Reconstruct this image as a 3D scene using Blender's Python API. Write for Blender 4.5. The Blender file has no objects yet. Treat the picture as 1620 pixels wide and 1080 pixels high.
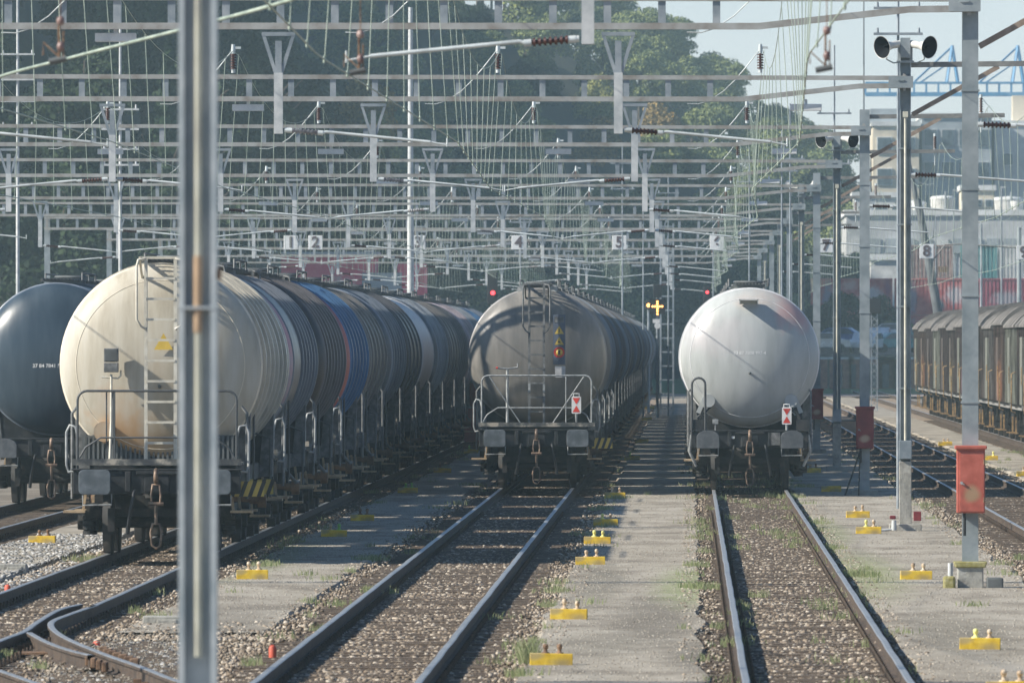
import bpy, math, random
import numpy as np
from mathutils import Vector, Matrix, noise as mnoise
random.seed(7); RNG = np.random.default_rng(11)
sc = bpy.context.scene
COL = sc.collection
PI = math.pi
# camera at (0,0,3.1); rail tops are z = 0; tracks run along +Y
CAMZ = 3.1; F = 16000.0
def W(x, y, d):                      # survey helper: a bearing at distance d -> metres
    return ((x-1090)*d/F, CAMZ-(y-540)*d/F)
SUN = Vector((1.0, 0.30, -0.72)).normalized()

# ------------------------------------------------------------------ materials
def mat(name, c1, c2=None, c3=None, scale=2.0, rough=0.7, metal=0.0, bump=0.0, bscale=30.0,
        stretch=(1,1,1), patches=(), spec=0.5, rvar=0.15, pos=(0.35,0.5,0.65), detail=6, rand=True, island=False):
    m = bpy.data.materials.new(name); m.use_nodes = True
    nt = m.node_tree; N = nt.nodes; L = nt.links
    b = N['Principled BSDF']
    b.inputs['Metallic'].default_value = metal
    if 'Specular IOR Level' in b.inputs: b.inputs['Specular IOR Level'].default_value = spec
    c2 = c2 or tuple(x*0.72 for x in c1); c3 = c3 or tuple(min(1, x*1.25) for x in c1)
    tc = N.new('ShaderNodeTexCoord'); mp = N.new('ShaderNodeMapping'); mp.inputs['Scale'].default_value = stretch
    L.new(tc.outputs['Object'], mp.inputs['Vector'])
    vec = mp.outputs[0]
    if rand:
        oi = N.new('ShaderNodeObjectInfo'); mu = N.new('ShaderNodeVectorMath'); mu.operation = 'MULTIPLY_ADD'
        cb = N.new('ShaderNodeCombineXYZ')
        for k in range(3): L.new(oi.outputs['Random'], cb.inputs[k])
        L.new(cb.outputs[0], mu.inputs[0]); mu.inputs[1].default_value = (37, 53, 71); L.new(mp.outputs[0], mu.inputs[2])
        vec = mu.outputs[0]
    nz = N.new('ShaderNodeTexNoise'); nz.inputs['Scale'].default_value = scale
    nz.inputs['Detail'].default_value = detail; nz.inputs['Roughness'].default_value = 0.62
    L.new(vec, nz.inputs['Vector'])
    rp = N.new('ShaderNodeValToRGB'); e = rp.color_ramp.elements
    e[0].position = pos[0]; e[0].color = (*c2, 1); e[1].position = pos[2]; e[1].color = (*c3, 1)
    x = e.new(pos[1]); x.color = (*c1, 1)
    if island:
        g = N.new('ShaderNodeNewGeometry'); L.new(g.outputs['Random Per Island'], rp.inputs[0])
    else:
        L.new(nz.outputs['Fac'], rp.inputs[0])
    colout = rp.outputs[0]
    for (cen, rad, colr, amt) in patches:      # paint, rust or dirt patches fixed to the object
        s = N.new('ShaderNodeVectorMath'); s.operation = 'SUBTRACT'; L.new(tc.outputs['Object'], s.inputs[0]); s.inputs[1].default_value = cen
        d = N.new('ShaderNodeVectorMath'); d.operation = 'DIVIDE'; L.new(s.outputs[0], d.inputs[0]); d.inputs[1].default_value = rad
        ln = N.new('ShaderNodeVectorMath'); ln.operation = 'LENGTH'; L.new(d.outputs[0], ln.inputs[0])
        n2 = N.new('ShaderNodeTexNoise'); n2.inputs['Scale'].default_value = 3.5; n2.inputs['Detail'].default_value = 5
        L.new(tc.outputs['Object'], n2.inputs['Vector'])
        ad = N.new('ShaderNodeMath'); ad.operation = 'MULTIPLY_ADD'; L.new(n2.outputs['Fac'], ad.inputs[0]); ad.inputs[1].default_value = 1.3; L.new(ln.outputs['Value'], ad.inputs[2])
        mr = N.new('ShaderNodeMapRange'); mr.inputs['From Min'].default_value = 1.75; mr.inputs['From Max'].default_value = 1.1
        mr.inputs['To Min'].default_value = 0; mr.inputs['To Max'].default_value = amt; L.new(ad.outputs[0], mr.inputs['Value'])
        mx = N.new('ShaderNodeMix'); mx.data_type = 'RGBA'; L.new(mr.outputs[0], mx.inputs[0]); L.new(colout, mx.inputs[6]); mx.inputs[7].default_value = (*colr, 1)
        colout = mx.outputs[2]
    L.new(colout, b.inputs['Base Color'])
    rr = N.new('ShaderNodeMapRange'); rr.inputs['To Min'].default_value = max(0.03, rough-rvar); rr.inputs['To Max'].default_value = min(1, rough+rvar)
    L.new(nz.outputs['Fac'], rr.inputs['Value']); L.new(rr.outputs[0], b.inputs['Roughness'])
    if bump > 0:
        n3 = N.new('ShaderNodeTexNoise'); n3.inputs['Scale'].default_value = bscale; n3.inputs['Detail'].default_value = 4
        L.new(vec, n3.inputs['Vector'])
        bp = N.new('ShaderNodeBump'); bp.inputs['Strength'].default_value = bump; bp.inputs['Distance'].default_value = 0.02
        L.new(n3.outputs['Fac'], bp.inputs['Height']); L.new(bp.outputs[0], b.inputs['Normal'])
    return m
def emat(name, c, s):
    m = bpy.data.materials.new(name); m.use_nodes = True
    b = m.node_tree.nodes['Principled BSDF']; b.inputs['Base Color'].default_value = (*c, 1)
    b.inputs['Emission Color'].default_value = (*c, 1); b.inputs['Emission Strength'].default_value = s
    return m
M = {}
M['galv'] = mat('galvanised_steel', (.30,.34,.37), (.22,.26,.29), (.40,.43,.45), scale=3, rough=.55, metal=.25)
M['galv_light'] = mat('pale_painted_steel', (.55,.57,.57), (.42,.45,.46), (.66,.67,.66), scale=4, rough=.5, metal=.0)
M['mast'] = mat('mast_grey_paint', (.29,.33,.345), (.22,.26,.275), (.36,.40,.415), scale=2.5, rough=.5, metal=.1)
M['pipe'] = mat('pale_conduit', (.62,.60,.48), (.5,.48,.4), (.7,.68,.58), scale=5, rough=.45)
M['pipe_tan'] = mat('tan_conduit', (.55,.38,.24), rough=.5)
M['concrete'] = mat('weathered_concrete', (.36,.35,.31), (.25,.24,.22), (.45,.44,.40), scale=6, rough=.9, bump=.4)
M['moss'] = mat('mossy_concrete', (.30,.27,.09), (.22,.2,.09), (.4,.37,.2), scale=8, rough=.9, bump=.4)
M['rust'] = mat('rusty_steel', (.20,.12,.07), (.12,.07,.045), (.30,.19,.12), scale=6, rough=.85, bump=.2)
M['strut'] = mat('brown_strut_steel', (.30,.23,.18), (.22,.17,.14), (.40,.32,.26), scale=5, rough=.8)
M['railside'] = mat('rail_side_rust', (.075,.055,.042), (.05,.038,.03), (.12,.085,.06), scale=5, rough=.85)
M['railtop'] = mat('polished_rail_head', (.40,.41,.41), (.30,.30,.30), (.50,.51,.51), scale=6, rough=.42, metal=.55, rvar=.08)
M['sleeper'] = mat('tarred_timber_sleeper', (.13,.098,.072), (.07,.054,.042), (.23,.18,.135), scale=6, stretch=(1,8,8), rough=.9, bump=.5)
M['frame'] = mat('dark_underframe_paint', (.016,.019,.023), (.009,.011,.013), (.04,.04,.042), scale=5, rough=.65)
M['bogie'] = mat('oily_bogie_steel', (.015,.015,.015), (.009,.009,.009), (.045,.036,.03), scale=7, rough=.75, bump=.2)
M['buffer'] = mat('buffer_plate_steel', (.115,.135,.15), (.085,.10,.115), (.17,.19,.21), scale=6, rough=.5, metal=.1, patches=[((0,0,0),(.17,.3,.11),(.065,.08,.09),.6)])
M['bufferplain'] = mat('plain_buffer_steel', (.10,.11,.12), (.075,.085,.095), (.14,.15,.16), scale=6, rough=.5, metal=.1)
M['greyrail'] = mat('grey_handrail', (.30,.32,.325), (.18,.19,.2), (.44,.45,.44), scale=8, rough=.5)
M['darkrail'] = mat('dark_handrail', (.07,.075,.08), rough=.5)
M['creamrail'] = mat('cream_ladder_paint', (.62,.58,.48), (.5,.47,.4), (.7,.67,.58), scale=6, rough=.5)
M['hook'] = mat('worn_hook_steel', (.16,.11,.08), (.05,.045,.04), (.34,.24,.17), scale=8, rough=.5, metal=.3)
M['yellow'] = mat('yellow_marker_paint', (.78,.52,.035), (.62,.40,.03), (.86,.62,.08), scale=8, rough=.6, patches=[((.1,0,.02),(.16,.3,.07),(.34,.27,.15),.75),((-.16,0,.1),(.1,.3,.05),(.4,.33,.2),.7)])
M['amber'] = mat('tan_clamp_stud', (.50,.37,.24), (.28,.19,.12), (.72,.62,.48), scale=12, rough=.5)
M['greenstud'] = mat('green_clamp_stud', (.25,.55,.12), rough=.5)
M['yellowstud'] = mat('pale_yellow_stud', (.75,.72,.25), rough=.5)
M['redbox'] = mat('red_cabinet_paint', (.46,.115,.08), (.38,.09,.06), (.54,.15,.11), scale=5, rough=.5, patches=[((0.02,-.2,.24),(.12,.3,.12),(.35,.28,.16),.75)])
M['redbox_dark'] = mat('shaded_red_cabinet_paint', (.22,.03,.035), (.17,.02,.03), (.28,.05,.05), scale=5, rough=.5, patches=[((0,-.2,.2),(.12,.3,.09),(.5,.38,.26),.8)])  # the cabinet red again, with shade put into the colour
M['black'] = mat('black_enamel', (.02,.022,.025), rough=.5)
M['white'] = mat('white_enamel', (.78,.78,.76), (.68,.69,.68), (.83,.83,.82), scale=6, rough=.45)
M['redpaint'] = mat('red_enamel', (.62,.05,.03), rough=.5)
M['yellowsign'] = mat('yellow_sign_enamel', (.62,.44,.08), rough=.5)
M['lens'] = mat('lamp_glass', (.6,.62,.6), rough=.15)
M['insul'] = mat('brown_porcelain', (.07,.028,.022), rough=.25)
M['insulgrey'] = mat('grey_ribbed_insulator',(.30,.29,.29),(.18,.16,.16),(.42,.41,.4),scale=9,rough=.4)
M['wire'] = mat('patina_copper_wire', (.36,.43,.36), (.26,.32,.27), (.48,.55,.46), rough=.5)
M['wiredark'] = mat('dark_wire', (.12,.15,.16), rough=.5)
M['tube'] = mat('alloy_tube', (.62,.66,.65), rough=.4, metal=.2)
M['plank'] = mat('worn_step_board', (.42,.31,.19), (.3,.22,.14), (.5,.38,.25), scale=8, rough=.8)
M['horn'] = mat('grey_white_horn', (.62,.62,.58), (.5,.5,.48), (.7,.7,.66), scale=8, rough=.45)
M['hornin'] = mat('dark_horn_throat', (.012,.014,.018), rough=.95, spec=.1)
M['grit'] = mat('path_grit', (.35,.31,.25), (.20,.175,.14), (.50,.46,.39), rough=.95, island=True, pos=(.05,.55,.95))
M['lamp_red'] = emat('red_signal_lamp', (1.0,.04,.05), 4)
M['lamp_amber'] = emat('amber_signal_lamp', (1.0,.42,.10), 4)
M['path'] = mat('fine_gravel_path', (.345,.305,.245), (.21,.18,.14), (.43,.39,.325), scale=1.1, stretch=(1,.35,1), rough=.95, bump=.7, bscale=45, rand=False, detail=10,
    patches=[((-.4,118,-.1),(.6,14,1),(.15,.13,.10),.7),((.2,104,-.1),(.5,7,1),(.14,.125,.1),.7),((-1.2,135,-.1),(.4,14,1),(.17,.15,.11),.6),((3.0,112,-.1),(.7,10,1),(.18,.16,.12),.6),((-5.5,118,-.1),(.8,9,1),(.18,.16,.13),.5),((0,134,-.1),(.55,12,1),(.26,.29,.13),.75),((2.4,142,-.1),(.7,16,1),(.27,.29,.14),.75),((-6.2,150,-.1),(.5,16,1),(.2,.22,.11),.6),((2.3,172,-.1),(.5,14,1),(.24,.27,.13),.6),((-1.0,108,-.1),(.6,5,1),(.2,.18,.14),.5)])
M['ballast'] = mat('brown_ballast_bed', (.29,.22,.155), (.15,.11,.078), (.42,.33,.245), scale=9, rough=.95, bump=1.0, bscale=22, rand=False, detail=10)
M['ground'] = mat('yard_ground', (.20,.17,.135), (.12,.10,.08), (.30,.27,.22), scale=.9, rough=.95, bump=.8, bscale=20, rand=False, detail=12)
M['stone'] = mat('ballast_stone', (.31,.245,.18), (.13,.10,.072), (.56,.49,.40), rough=.9, island=True, pos=(.05,.6,.97))
M['stonegrey'] = mat('grey_ballast_stone', (.27,.27,.265), (.14,.135,.13), (.55,.54,.52), rough=.9, island=True, pos=(.05,.6,.97))
M['grass'] = mat('grass_ground', (.10,.16,.045), (.06,.10,.03), (.17,.22,.08), scale=1.5, rough=.95, bump=.8, rand=False, detail=10)
M['weed'] = mat('weed_blades', (.30,.34,.15), (.17,.22,.09), (.48,.46,.28), rough=.8, island=True, pos=(0,.5,1))
M['road'] = mat('access_road', (.33,.27,.24), (.26,.21,.19), (.4,.34,.31), scale=2, rough=.95, rand=False)

# ------------------------------------------------------------------ mesh builder
class MB:
    def __init__(s): s.v=[]; s.f=[]; s.mi=[]; s.sm=[]
    def add(s, vs, fs, mi=0, smooth=False):
        o=len(s.v); s.v += [tuple(v) for v in vs]
        for f in fs: s.f.append(tuple(i+o for i in f)); s.mi.append(mi); s.sm.append(smooth)
        return s
    def box(s, cx,cy,cz, sx,sy,sz, mi=0, R=None):
        vs=[Vector((a*sx/2,b*sy/2,c*sz/2)) for a in(-1,1) for b in(-1,1) for c in(-1,1)]
        if R is not None: vs=[R@v for v in vs]
        c=Vector((cx,cy,cz))
        return s.add([v+c for v in vs],[(0,1,3,2),(4,6,7,5),(0,4,5,1),(2,3,7,6),(0,2,6,4),(1,5,7,3)],mi)
    def beam(s,p0,p1,w,h,mi=0,up=(0,0,1)):
        p0=Vector(p0);p1=Vector(p1);d=(p1-p0); l=d.length; d.normalize(); u=Vector(up)
        if abs(d.dot(u))>.98: u=Vector((0,1,0))
        x=d.cross(u).normalized(); z=x.cross(d).normalized()
        R=Matrix((x,d,z)).transposed(); c=(p0+p1)/2
        return s.box(c.x,c.y,c.z,w,l,h,mi,R)
    def ring(s,c,x,y,r,n): return [c+x*(r*math.cos(2*PI*k/n))+y*(r*math.sin(2*PI*k/n)) for k in range(n)]
    def lathe(s,p,d,prof,n=24,mi=0,smooth=True):      # prof: (t,r) along d from p
        p=Vector(p);d=Vector(d).normalized(); a=Vector((0,0,1)) if abs(d.z)<.9 else Vector((1,0,0))
        x=d.cross(a).normalized(); y=d.cross(x)
        vs=[];fs=[];rows=[]
        for t,r in prof:
            if r<1e-6: rows.append([len(vs)]); vs.append(p+d*t)
            else: rows.append(list(range(len(vs),len(vs)+n))); vs+=s.ring(p+d*t,x,y,r,n)
        for a_,b_ in zip(rows[:-1],rows[1:]):
            for k in range(n):
                k2=(k+1)%n
                if len(a_)==1 and len(b_)==1: continue
                if len(a_)==1: fs.append((a_[0],b_[k2],b_[k]))
                elif len(b_)==1: fs.append((a_[k],a_[k2],b_[0]))
                else: fs.append((a_[k],a_[k2],b_[k2],b_[k]))
        return s.add(vs,fs,mi,smooth)
    def cyl(s,p0,p1,r0,r1=None,n=12,mi=0):
        p0=Vector(p0);p1=Vector(p1); r1=r0 if r1 is None else r1; l=(p1-p0).length
        return s.lathe(p0,p1-p0,[(0,0),(0,r0),(l,r1),(l,0)],n,mi,smooth=(n>6)) if False else s._cyl(p0,p1,r0,r1,n,mi)
    def _cyl(s,p0,p1,r0,r1,n,mi):
        d=(p1-p0).normalized(); a=Vector((0,0,1)) if abs(d.z)<.9 else Vector((1,0,0)); x=d.cross(a).normalized(); y=d.cross(x)
        A=s.ring(p0,x,y,r0,n);B=s.ring(p1,x,y,r1,n)
        s.add(A+B,[(k,(k+1)%n,n+(k+1)%n,n+k) for k in range(n)],mi,True)
        s.add(A+B,[tuple(range(n-1,-1,-1)),tuple(range(n,2*n))],mi,False); return s
    def tube(s,pts,r,n=6,mi=0,closed=False):
        pts=[Vector(p) for p in pts]; vs=[];m=len(pts)
        px=None
        for i,p in enumerate(pts):
            a=pts[i-1] if (i>0 or closed) else p; b=pts[(i+1)%m] if (i<m-1 or closed) else p
            d=(b-a).normalized()
            if px is None:
                q=Vector((0,0,1)) if abs(d.z)<.9 else Vector((1,0,0)); px=d.cross(q).normalized()
            x=(px-d*px.dot(d)).normalized(); px=x; y=d.cross(x); vs+=s.ring(p,x,y,r,n)
        fs=[]
        for i in range(m if closed else m-1):
            j=(i+1)%m
            fs+=[(i*n+k,i*n+(k+1)%n,j*n+(k+1)%n,j*n+k) for k in range(n)]
        s.add(vs,fs,mi,True)
        if not closed: s.add(vs,[tuple(range(n-1,-1,-1)),tuple((m-1)*n+k for k in range(n))],mi)
        return s
    def prism(s,poly,y0,y1,mi=0):     # poly in (x,z)
        n=len(poly); A=[(x,y0,z) for x,z in poly];B=[(x,y1,z) for x,z in poly]
        return s.add(A+B,[tuple(range(n)),tuple(range(2*n-1,n-1,-1))]+[(k,n+k,n+(k+1)%n,(k+1)%n) for k in range(n)],mi)
    def build(s,name,mats,parent=None,loc=(0,0,0),rz=0,bevel=0,label=None):
        me=bpy.data.meshes.new(name); me.from_pydata(s.v,[],s.f)
        mats=mats if isinstance(mats,(list,tuple)) else [mats]
        for m in mats: me.materials.append(m)
        if len(mats)>1: me.polygons.foreach_set('material_index',s.mi)
        me.polygons.foreach_set('use_smooth',s.sm); me.update()
        o=bpy.data.objects.new(name,me); COL.objects.link(o); o.location=loc; o.rotation_euler=(0,0,rz)
        if parent is not None: o.parent=parent
        if bevel:
            b=o.modifiers.new('bevel','BEVEL'); b.width=bevel; b.segments=2; b.limit_method='ANGLE'
        if label: o['label']=label
        return o
def rrect(cx,cz,w,h,r,n=5):
    out=[]
    for (sx,sz,a0) in ((1,1,0),(-1,1,90),(-1,-1,180),(1,-1,270)):
        for k in range(n+1):
            a=math.radians(a0+90*k/n); out.append((cx+sx*(w/2-r)+r*math.cos(a), cz+sz*(h/2-r)+r*math.sin(a)))
    return out
def arcpts(fn,n): return [fn(k/(n)) for k in range(n+1)]
def thing(name,label,cat,loc=(0,0,0),rz=0,group=None):
    o=bpy.data.objects.new(name,None); COL.objects.link(o); o.location=loc; o.rotation_euler=(0,0,rz)
    o.empty_display_size=.3; o['label']=label; o['category']=cat
    if group: o['group']=group
    return o
def tag(o,label,cat,group=None):
    o['label']=label; o['category']=cat
    if group: o['group']=group
    return o
def struct(o,kind='structure',label=None,cat=None):
    o['kind']=kind
    if label: o['label']=label
    if cat: o['category']=cat
    return o
def copy_tree(o,parent=None,skip=()):
    c=o.copy(); COL.objects.link(c); c.parent=parent
    for ch in (KIDS[o.name] if o.name in KIDS else list(o.children)):
        if ch.name.split('.')[0] in skip: continue
        copy_tree(ch,c,skip)
    return c
KIDS={}
def remember(o):
    KIDS[o.name]=list(o.children)
    for c in o.children: remember(c)
def text_mesh(name,body,size,material,parent,loc,rot=(PI/2,0,0),extrude=.002,bold=0):
    cu=bpy.data.curves.new('t','FONT'); cu.body=body; cu.size=size; cu.extrude=extrude; cu.align_x='CENTER'; cu.align_y='CENTER'; cu.offset=bold
    t=bpy.data.objects.new('t',cu); COL.objects.link(t)
    dg=bpy.context.evaluated_depsgraph_get(); me=bpy.data.meshes.new_from_object(t.evaluated_get(dg))
    bpy.data.objects.remove(t); me.name=name; me.materials.clear(); me.materials.append(material)
    o=bpy.data.objects.new(name,me); COL.objects.link(o); o.parent=parent; o.location=loc; o.rotation_euler=rot
    return o
ORD=['nearest','second','third','fourth','fifth','sixth','seventh','eighth','ninth','tenth','eleventh','twelfth','thirteenth','fourteenth','fifteenth','sixteenth','seventeenth','eighteenth','nineteenth','twentieth','twenty-first','twenty-second','twenty-third','twenty-fourth','twenty-fifth','twenty-sixth']

M['beam']=mat('portal_beam_steel',(.37,.365,.345),(.27,.245,.215),(.44,.445,.43),scale=2.5,rough=.55,metal=.1)
M['strut2']=mat('grey_brown_arm_steel',(.22,.22,.21),(.16,.16,.16),(.3,.29,.27),scale=5,rough=.7)
M['fmast']=mat('foreground_mast_galvanised',(.47,.51,.52),(.36,.41,.43),(.58,.61,.61),scale=4,rough=.45,metal=.2)
M['inspink']=mat('reddish_porcelain',(.26,.17,.15),(.16,.10,.09),(.42,.32,.29),scale=12,rough=.3)
M['signface']=mat('weathered_white_board',(.76,.77,.77),(.64,.65,.65),(.82,.83,.82),rough=.6)
M['numeral']=mat('grey_numeral_paint',(.12,.10,.11),rough=.6)
M['stake']=mat('red_orange_stake_paint',(.62,.11,.06),rough=.55)
M['redpaint2']=mat('bright_red_cylinder_paint',(.60,.07,.035),rough=.5)
M['leanp']=mat('dark_leaning_pole_steel',(.13,.14,.15),rough=.7)
M['hill']=mat('wooded_slope_soil',(.045,.05,.03),rough=.95,rand=False,scale=.3)
HAZE=.00029; SKY=.064; SUNE=5.0; EXPO=.54
# ------------------------------------------------------------------ ground and tracks
TX={'Z':-12.2,'A':-7.75,'B':-3.22,'C':1.27,'D':6.3,'E':11.05}
struct(MB().add([(-900,-60,-.24),(900,-60,-.24),(900,1500,-.24),(-900,1500,-.24)],[(0,1,2,3)]).build('ground',M['ground']))
def sheet(name,x0,x1,y0,y1,z,m,wob=.12,step=2.5,seed=0):
    ys=np.arange(y0,y1+step,step); vs=[];fs=[]
    for i,y in enumerate(ys):
        a=x0+wob*mnoise.noise(Vector((y*.23,seed,0)))*2; b=x1+wob*mnoise.noise(Vector((y*.21,seed+9,0)))*2
        vs+=[(a-.05,y,z-.06),(a,y,z),(b,y,z),(b+.05,y,z-.06)]
        if i: fs+=[(4*i-4+k,4*i-3+k,4*i+1+k,4*i+k) for k in range(3)]
    return MB().add(vs,fs).build(name,m)
for k,x in TX.items():
    struct(sheet('ballast_bed',x-1.5,x+1.5,50,640,-.205,M['ballast'],.1,3,ord(k)))
for i,(a,b) in enumerate([(-10.9,-9.5),(-6.35,-4.75),(-1.65,.12),(2.25,4.55),(8.0,9.5)]):
    struct(sheet('service_path',a,b,(119,112.5,60,60,60)[i],640,-.135,M['path'],.07,1.4,i*3))
struct(sheet('grass_verge',-80,90,622,900,-.12,M['grass'],.5,20,5),'structure')
struct(sheet('access_road',4,60,590,612,-.10,M['road'],.2,6,8))

def rail_mesh(pts):
    prof=[(-.07,-.17),(-.07,-.15),(-.012,-.13),(-.012,-.045),(-.036,-.035),(-.036,-.006),(-.026,0),(.026,0),(.036,-.006),(.036,-.035),(.012,-.045),(.012,-.13),(.07,-.15),(.07,-.17)]
    m=MB(); n=len(prof); vs=[]
    for i,p in enumerate(pts):
        a=Vector(pts[max(0,i-1)]);b=Vector(pts[min(len(pts)-1,i+1)]); d=(b-a).normalized(); x=Vector((d.y,-d.x,0))
        for (u,w) in prof: vs.append(Vector(p)+x*u+Vector((0,0,w)))
    fs=[];mi=[]
    for i in range(len(pts)-1):
        for k in range(n-1):
            m_=1 if k in (5,6,7) else 0
            m.add([vs[i*n+k],vs[i*n+k+1],vs[(i+1)*n+k+1],vs[(i+1)*n+k]],[(0,1,2,3)],m_)
    return m
def wobble(x,y): return x+.004*mnoise.noise(Vector((y*.35,x,3)))*2+.002*mnoise.noise(Vector((y*1.1,x,7)))
def curve_off(y):            # the throat: tracks B and C swing right nearer than the frame
    return 0 if y>90 else (90-y)**2/420
def rail_chairs(m,xf,y0,y1,step=.6):
    y=y0
    while y<y1:
        x=xf(y)
        for s in(-1,1): m.box(x+s*.085,y,-.145,.05,.11,.05); m.cyl((x+s*.1,y,-.12),(x+s*.1,y,-.085),.018,n=6)
        y+=step
proto_sl=None
def sleeper_mesh(seed=0):
    m=MB(); m.box(0,0,-.21,2.6,.25,.08); return m
SLm=[]
for q in range(3):
    o=sleeper_mesh(q).build('sleeper',M['sleeper'],bevel=.012); SLm.append(o.data); bpy.data.objects.remove(o)
SLB=None
def track(k,y0,y1,label,xs=(True,True),chair_y=190):
    x0=TX[k]; t=thing('railway_track',label,'railway track',(x0,y0,0),0,'parallel yard tracks')
    off=(lambda y: curve_off(y)) if k in 'BC' else (lambda y:0)
    for s in(-1,1):
        if k=='A' and s==1: ya=118
        else: ya=y0
        ys=list(np.arange(ya,260,1.0))+list(np.arange(260,y1,8.0))
        pts=[(wobble(s*.7525+off(y),y),y-y0,0) for y in ys]
        rail_mesh(pts).build('rail',[M['railside'],M['railtop']],t)
    m=MB(); 
    for s in(-1,1): rail_chairs(m,lambda y:s*.7525+off(y+y0),1,chair_y-y0)
    m.build('rail_chairs',M['railside'],t)['kind']='stuff'
    y=max(y0,84 if k in 'ABC' else (150 if k=='D' else 130)); n=0; last=MB()
    while y<min(y1,420):
        if n<100:
            o=bpy.data.objects.new('sleeper',SLm[n%3]); COL.objects.link(o); o.parent=t
            o.location=(off(y)+random.uniform(-.04,.04),y-y0+random.uniform(-.03,.03),random.uniform(-.008,.008)); o.rotation_euler=(0,0,random.uniform(-.01,.01))
        else: last.box(random.uniform(-.04,.04),y-y0,-.21,2.6,.25,.08)
        y+=.62; n+=1
    o=last.build('sleeper',M['sleeper'],t); o['kind']='stuff'
    return t
track('Z',60,560,'leftmost track, under the dark blue-grey tank wagon')
track('A',60,640,'track under the long row headed by the cream tank wagon')
track('B',60,640,'track under the dark grey tank wagon row, straight rails running down to the bottom centre')
track('C',60,640,'track under the pale grey tank wagon, nearest rails at bottom right of centre')
track('D',60,640,'empty track curving past the mast row on the right')
track('E',100,640,'track under the row of old covered vans at far right')
# turnout in the left foreground
tt=thing('track_turnout','rusty turnout frog and curved closure rails in the left foreground gravel','railway turnout',(-7,105,0))
def tl(pts): return [(x+7,y-105,z) for x,y,z in pts]
def smooth(pts,n=8):
    out=[]; P=[Vector(p) for p in pts]
    for i in range(len(P)-1):
        a=P[max(0,i-1)];b=P[i];c=P[i+1];d=P[min(len(P)-1,i+2)]
        for k in range(n):
            t=k/n; out.append(.5*((2*b)+(c-a)*t+(2*a-5*b+4*c-d)*t*t+(3*b-a-3*c+d)*t**3))
    out.append(P[-1]); return out
R1=smooth([(-6.99,119,0),(-7.06,115,0),(-7.04,111.5,0),(-6.62,106.7,0),(-5.86,100.8,0),(-5.2,96.3,0),(-4.66,92.4,0),(-3.6,86,0),(-2.2,78,0),(-.2,66,0)])
R2=smooth([(-7.20,119.5,0),(-7.30,117,0),(-7.22,112,0),(-7.13,108.3,0),(-7.16,105,0),(-7.16,97,0),(-7.12,85,0),(-7.1,70,0)])
R3=smooth([(-7.05,108.0,-.004),(-6.62,104.4,-.004),(-6.2,101.6,-.004),(-5.93,100.2,-.004)])
R4=smooth([(-8.45,108,-.002),(-7.6,102,-.002),(-6.5,95.4,-.002),(-5.95,92.0,-.002),(-4.8,85,-.002),(-2.6,72,-.002)])
for P_,nm in ((R1,'closure_rail'),(R2,'wing_rail'),(R3,'frog_nose'),(R4,'closure_rail')):
    rail_mesh(tl(P_)).build(nm,[M['railside'],M['railtop']],tt)
m=MB()
for P_ in (R1[40:],R2[20:],R4):
    L_=0
    for a,b in zip(P_[:-1],P_[1:]):
        L_+=(b-a).length
        if L_>.55:
            L_=0; d=(b-a).normalized(); x=Vector((d.y,-d.x,0))
            for s in(-1,1):
                q=a+x*s*.1; m.box(q.x+7,q.y-105,-.13,.07,.13,.07)
m.build('rail_clips',M['rust'],tt)['kind']='stuff'
m=MB()
for i in range(7):
    y=98.6+i*.62; x=np.interp(y,[96.3,100.8,106.7],[-5.2,-5.86,-6.62]); m.box(x+7.13,y-105,-.05,.09,.2,.13)
    m.box(x+7-.16,y-105,-.07,.05,.3,.1)
m.build('fishplate',M['rust'],tt,bevel=.01)
y=86;k=0
while y<118:
    w=2.6+max(0,(112-y))*.08
    MB().box(np.interp(y,[86,118],[1.3,-.6]),y-105,-.215,w,.25,.08).build('turnout_sleeper',M['sleeper'],tt,bevel=.012); y+=.68
m=MB()
for (x,y) in ((-7.12,108.2),(-6.7,104.6)): m.box(x+7,y-105,-.12,.5,.5,.02)
m.build('slide_plate',M['rust'],tt)

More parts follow.
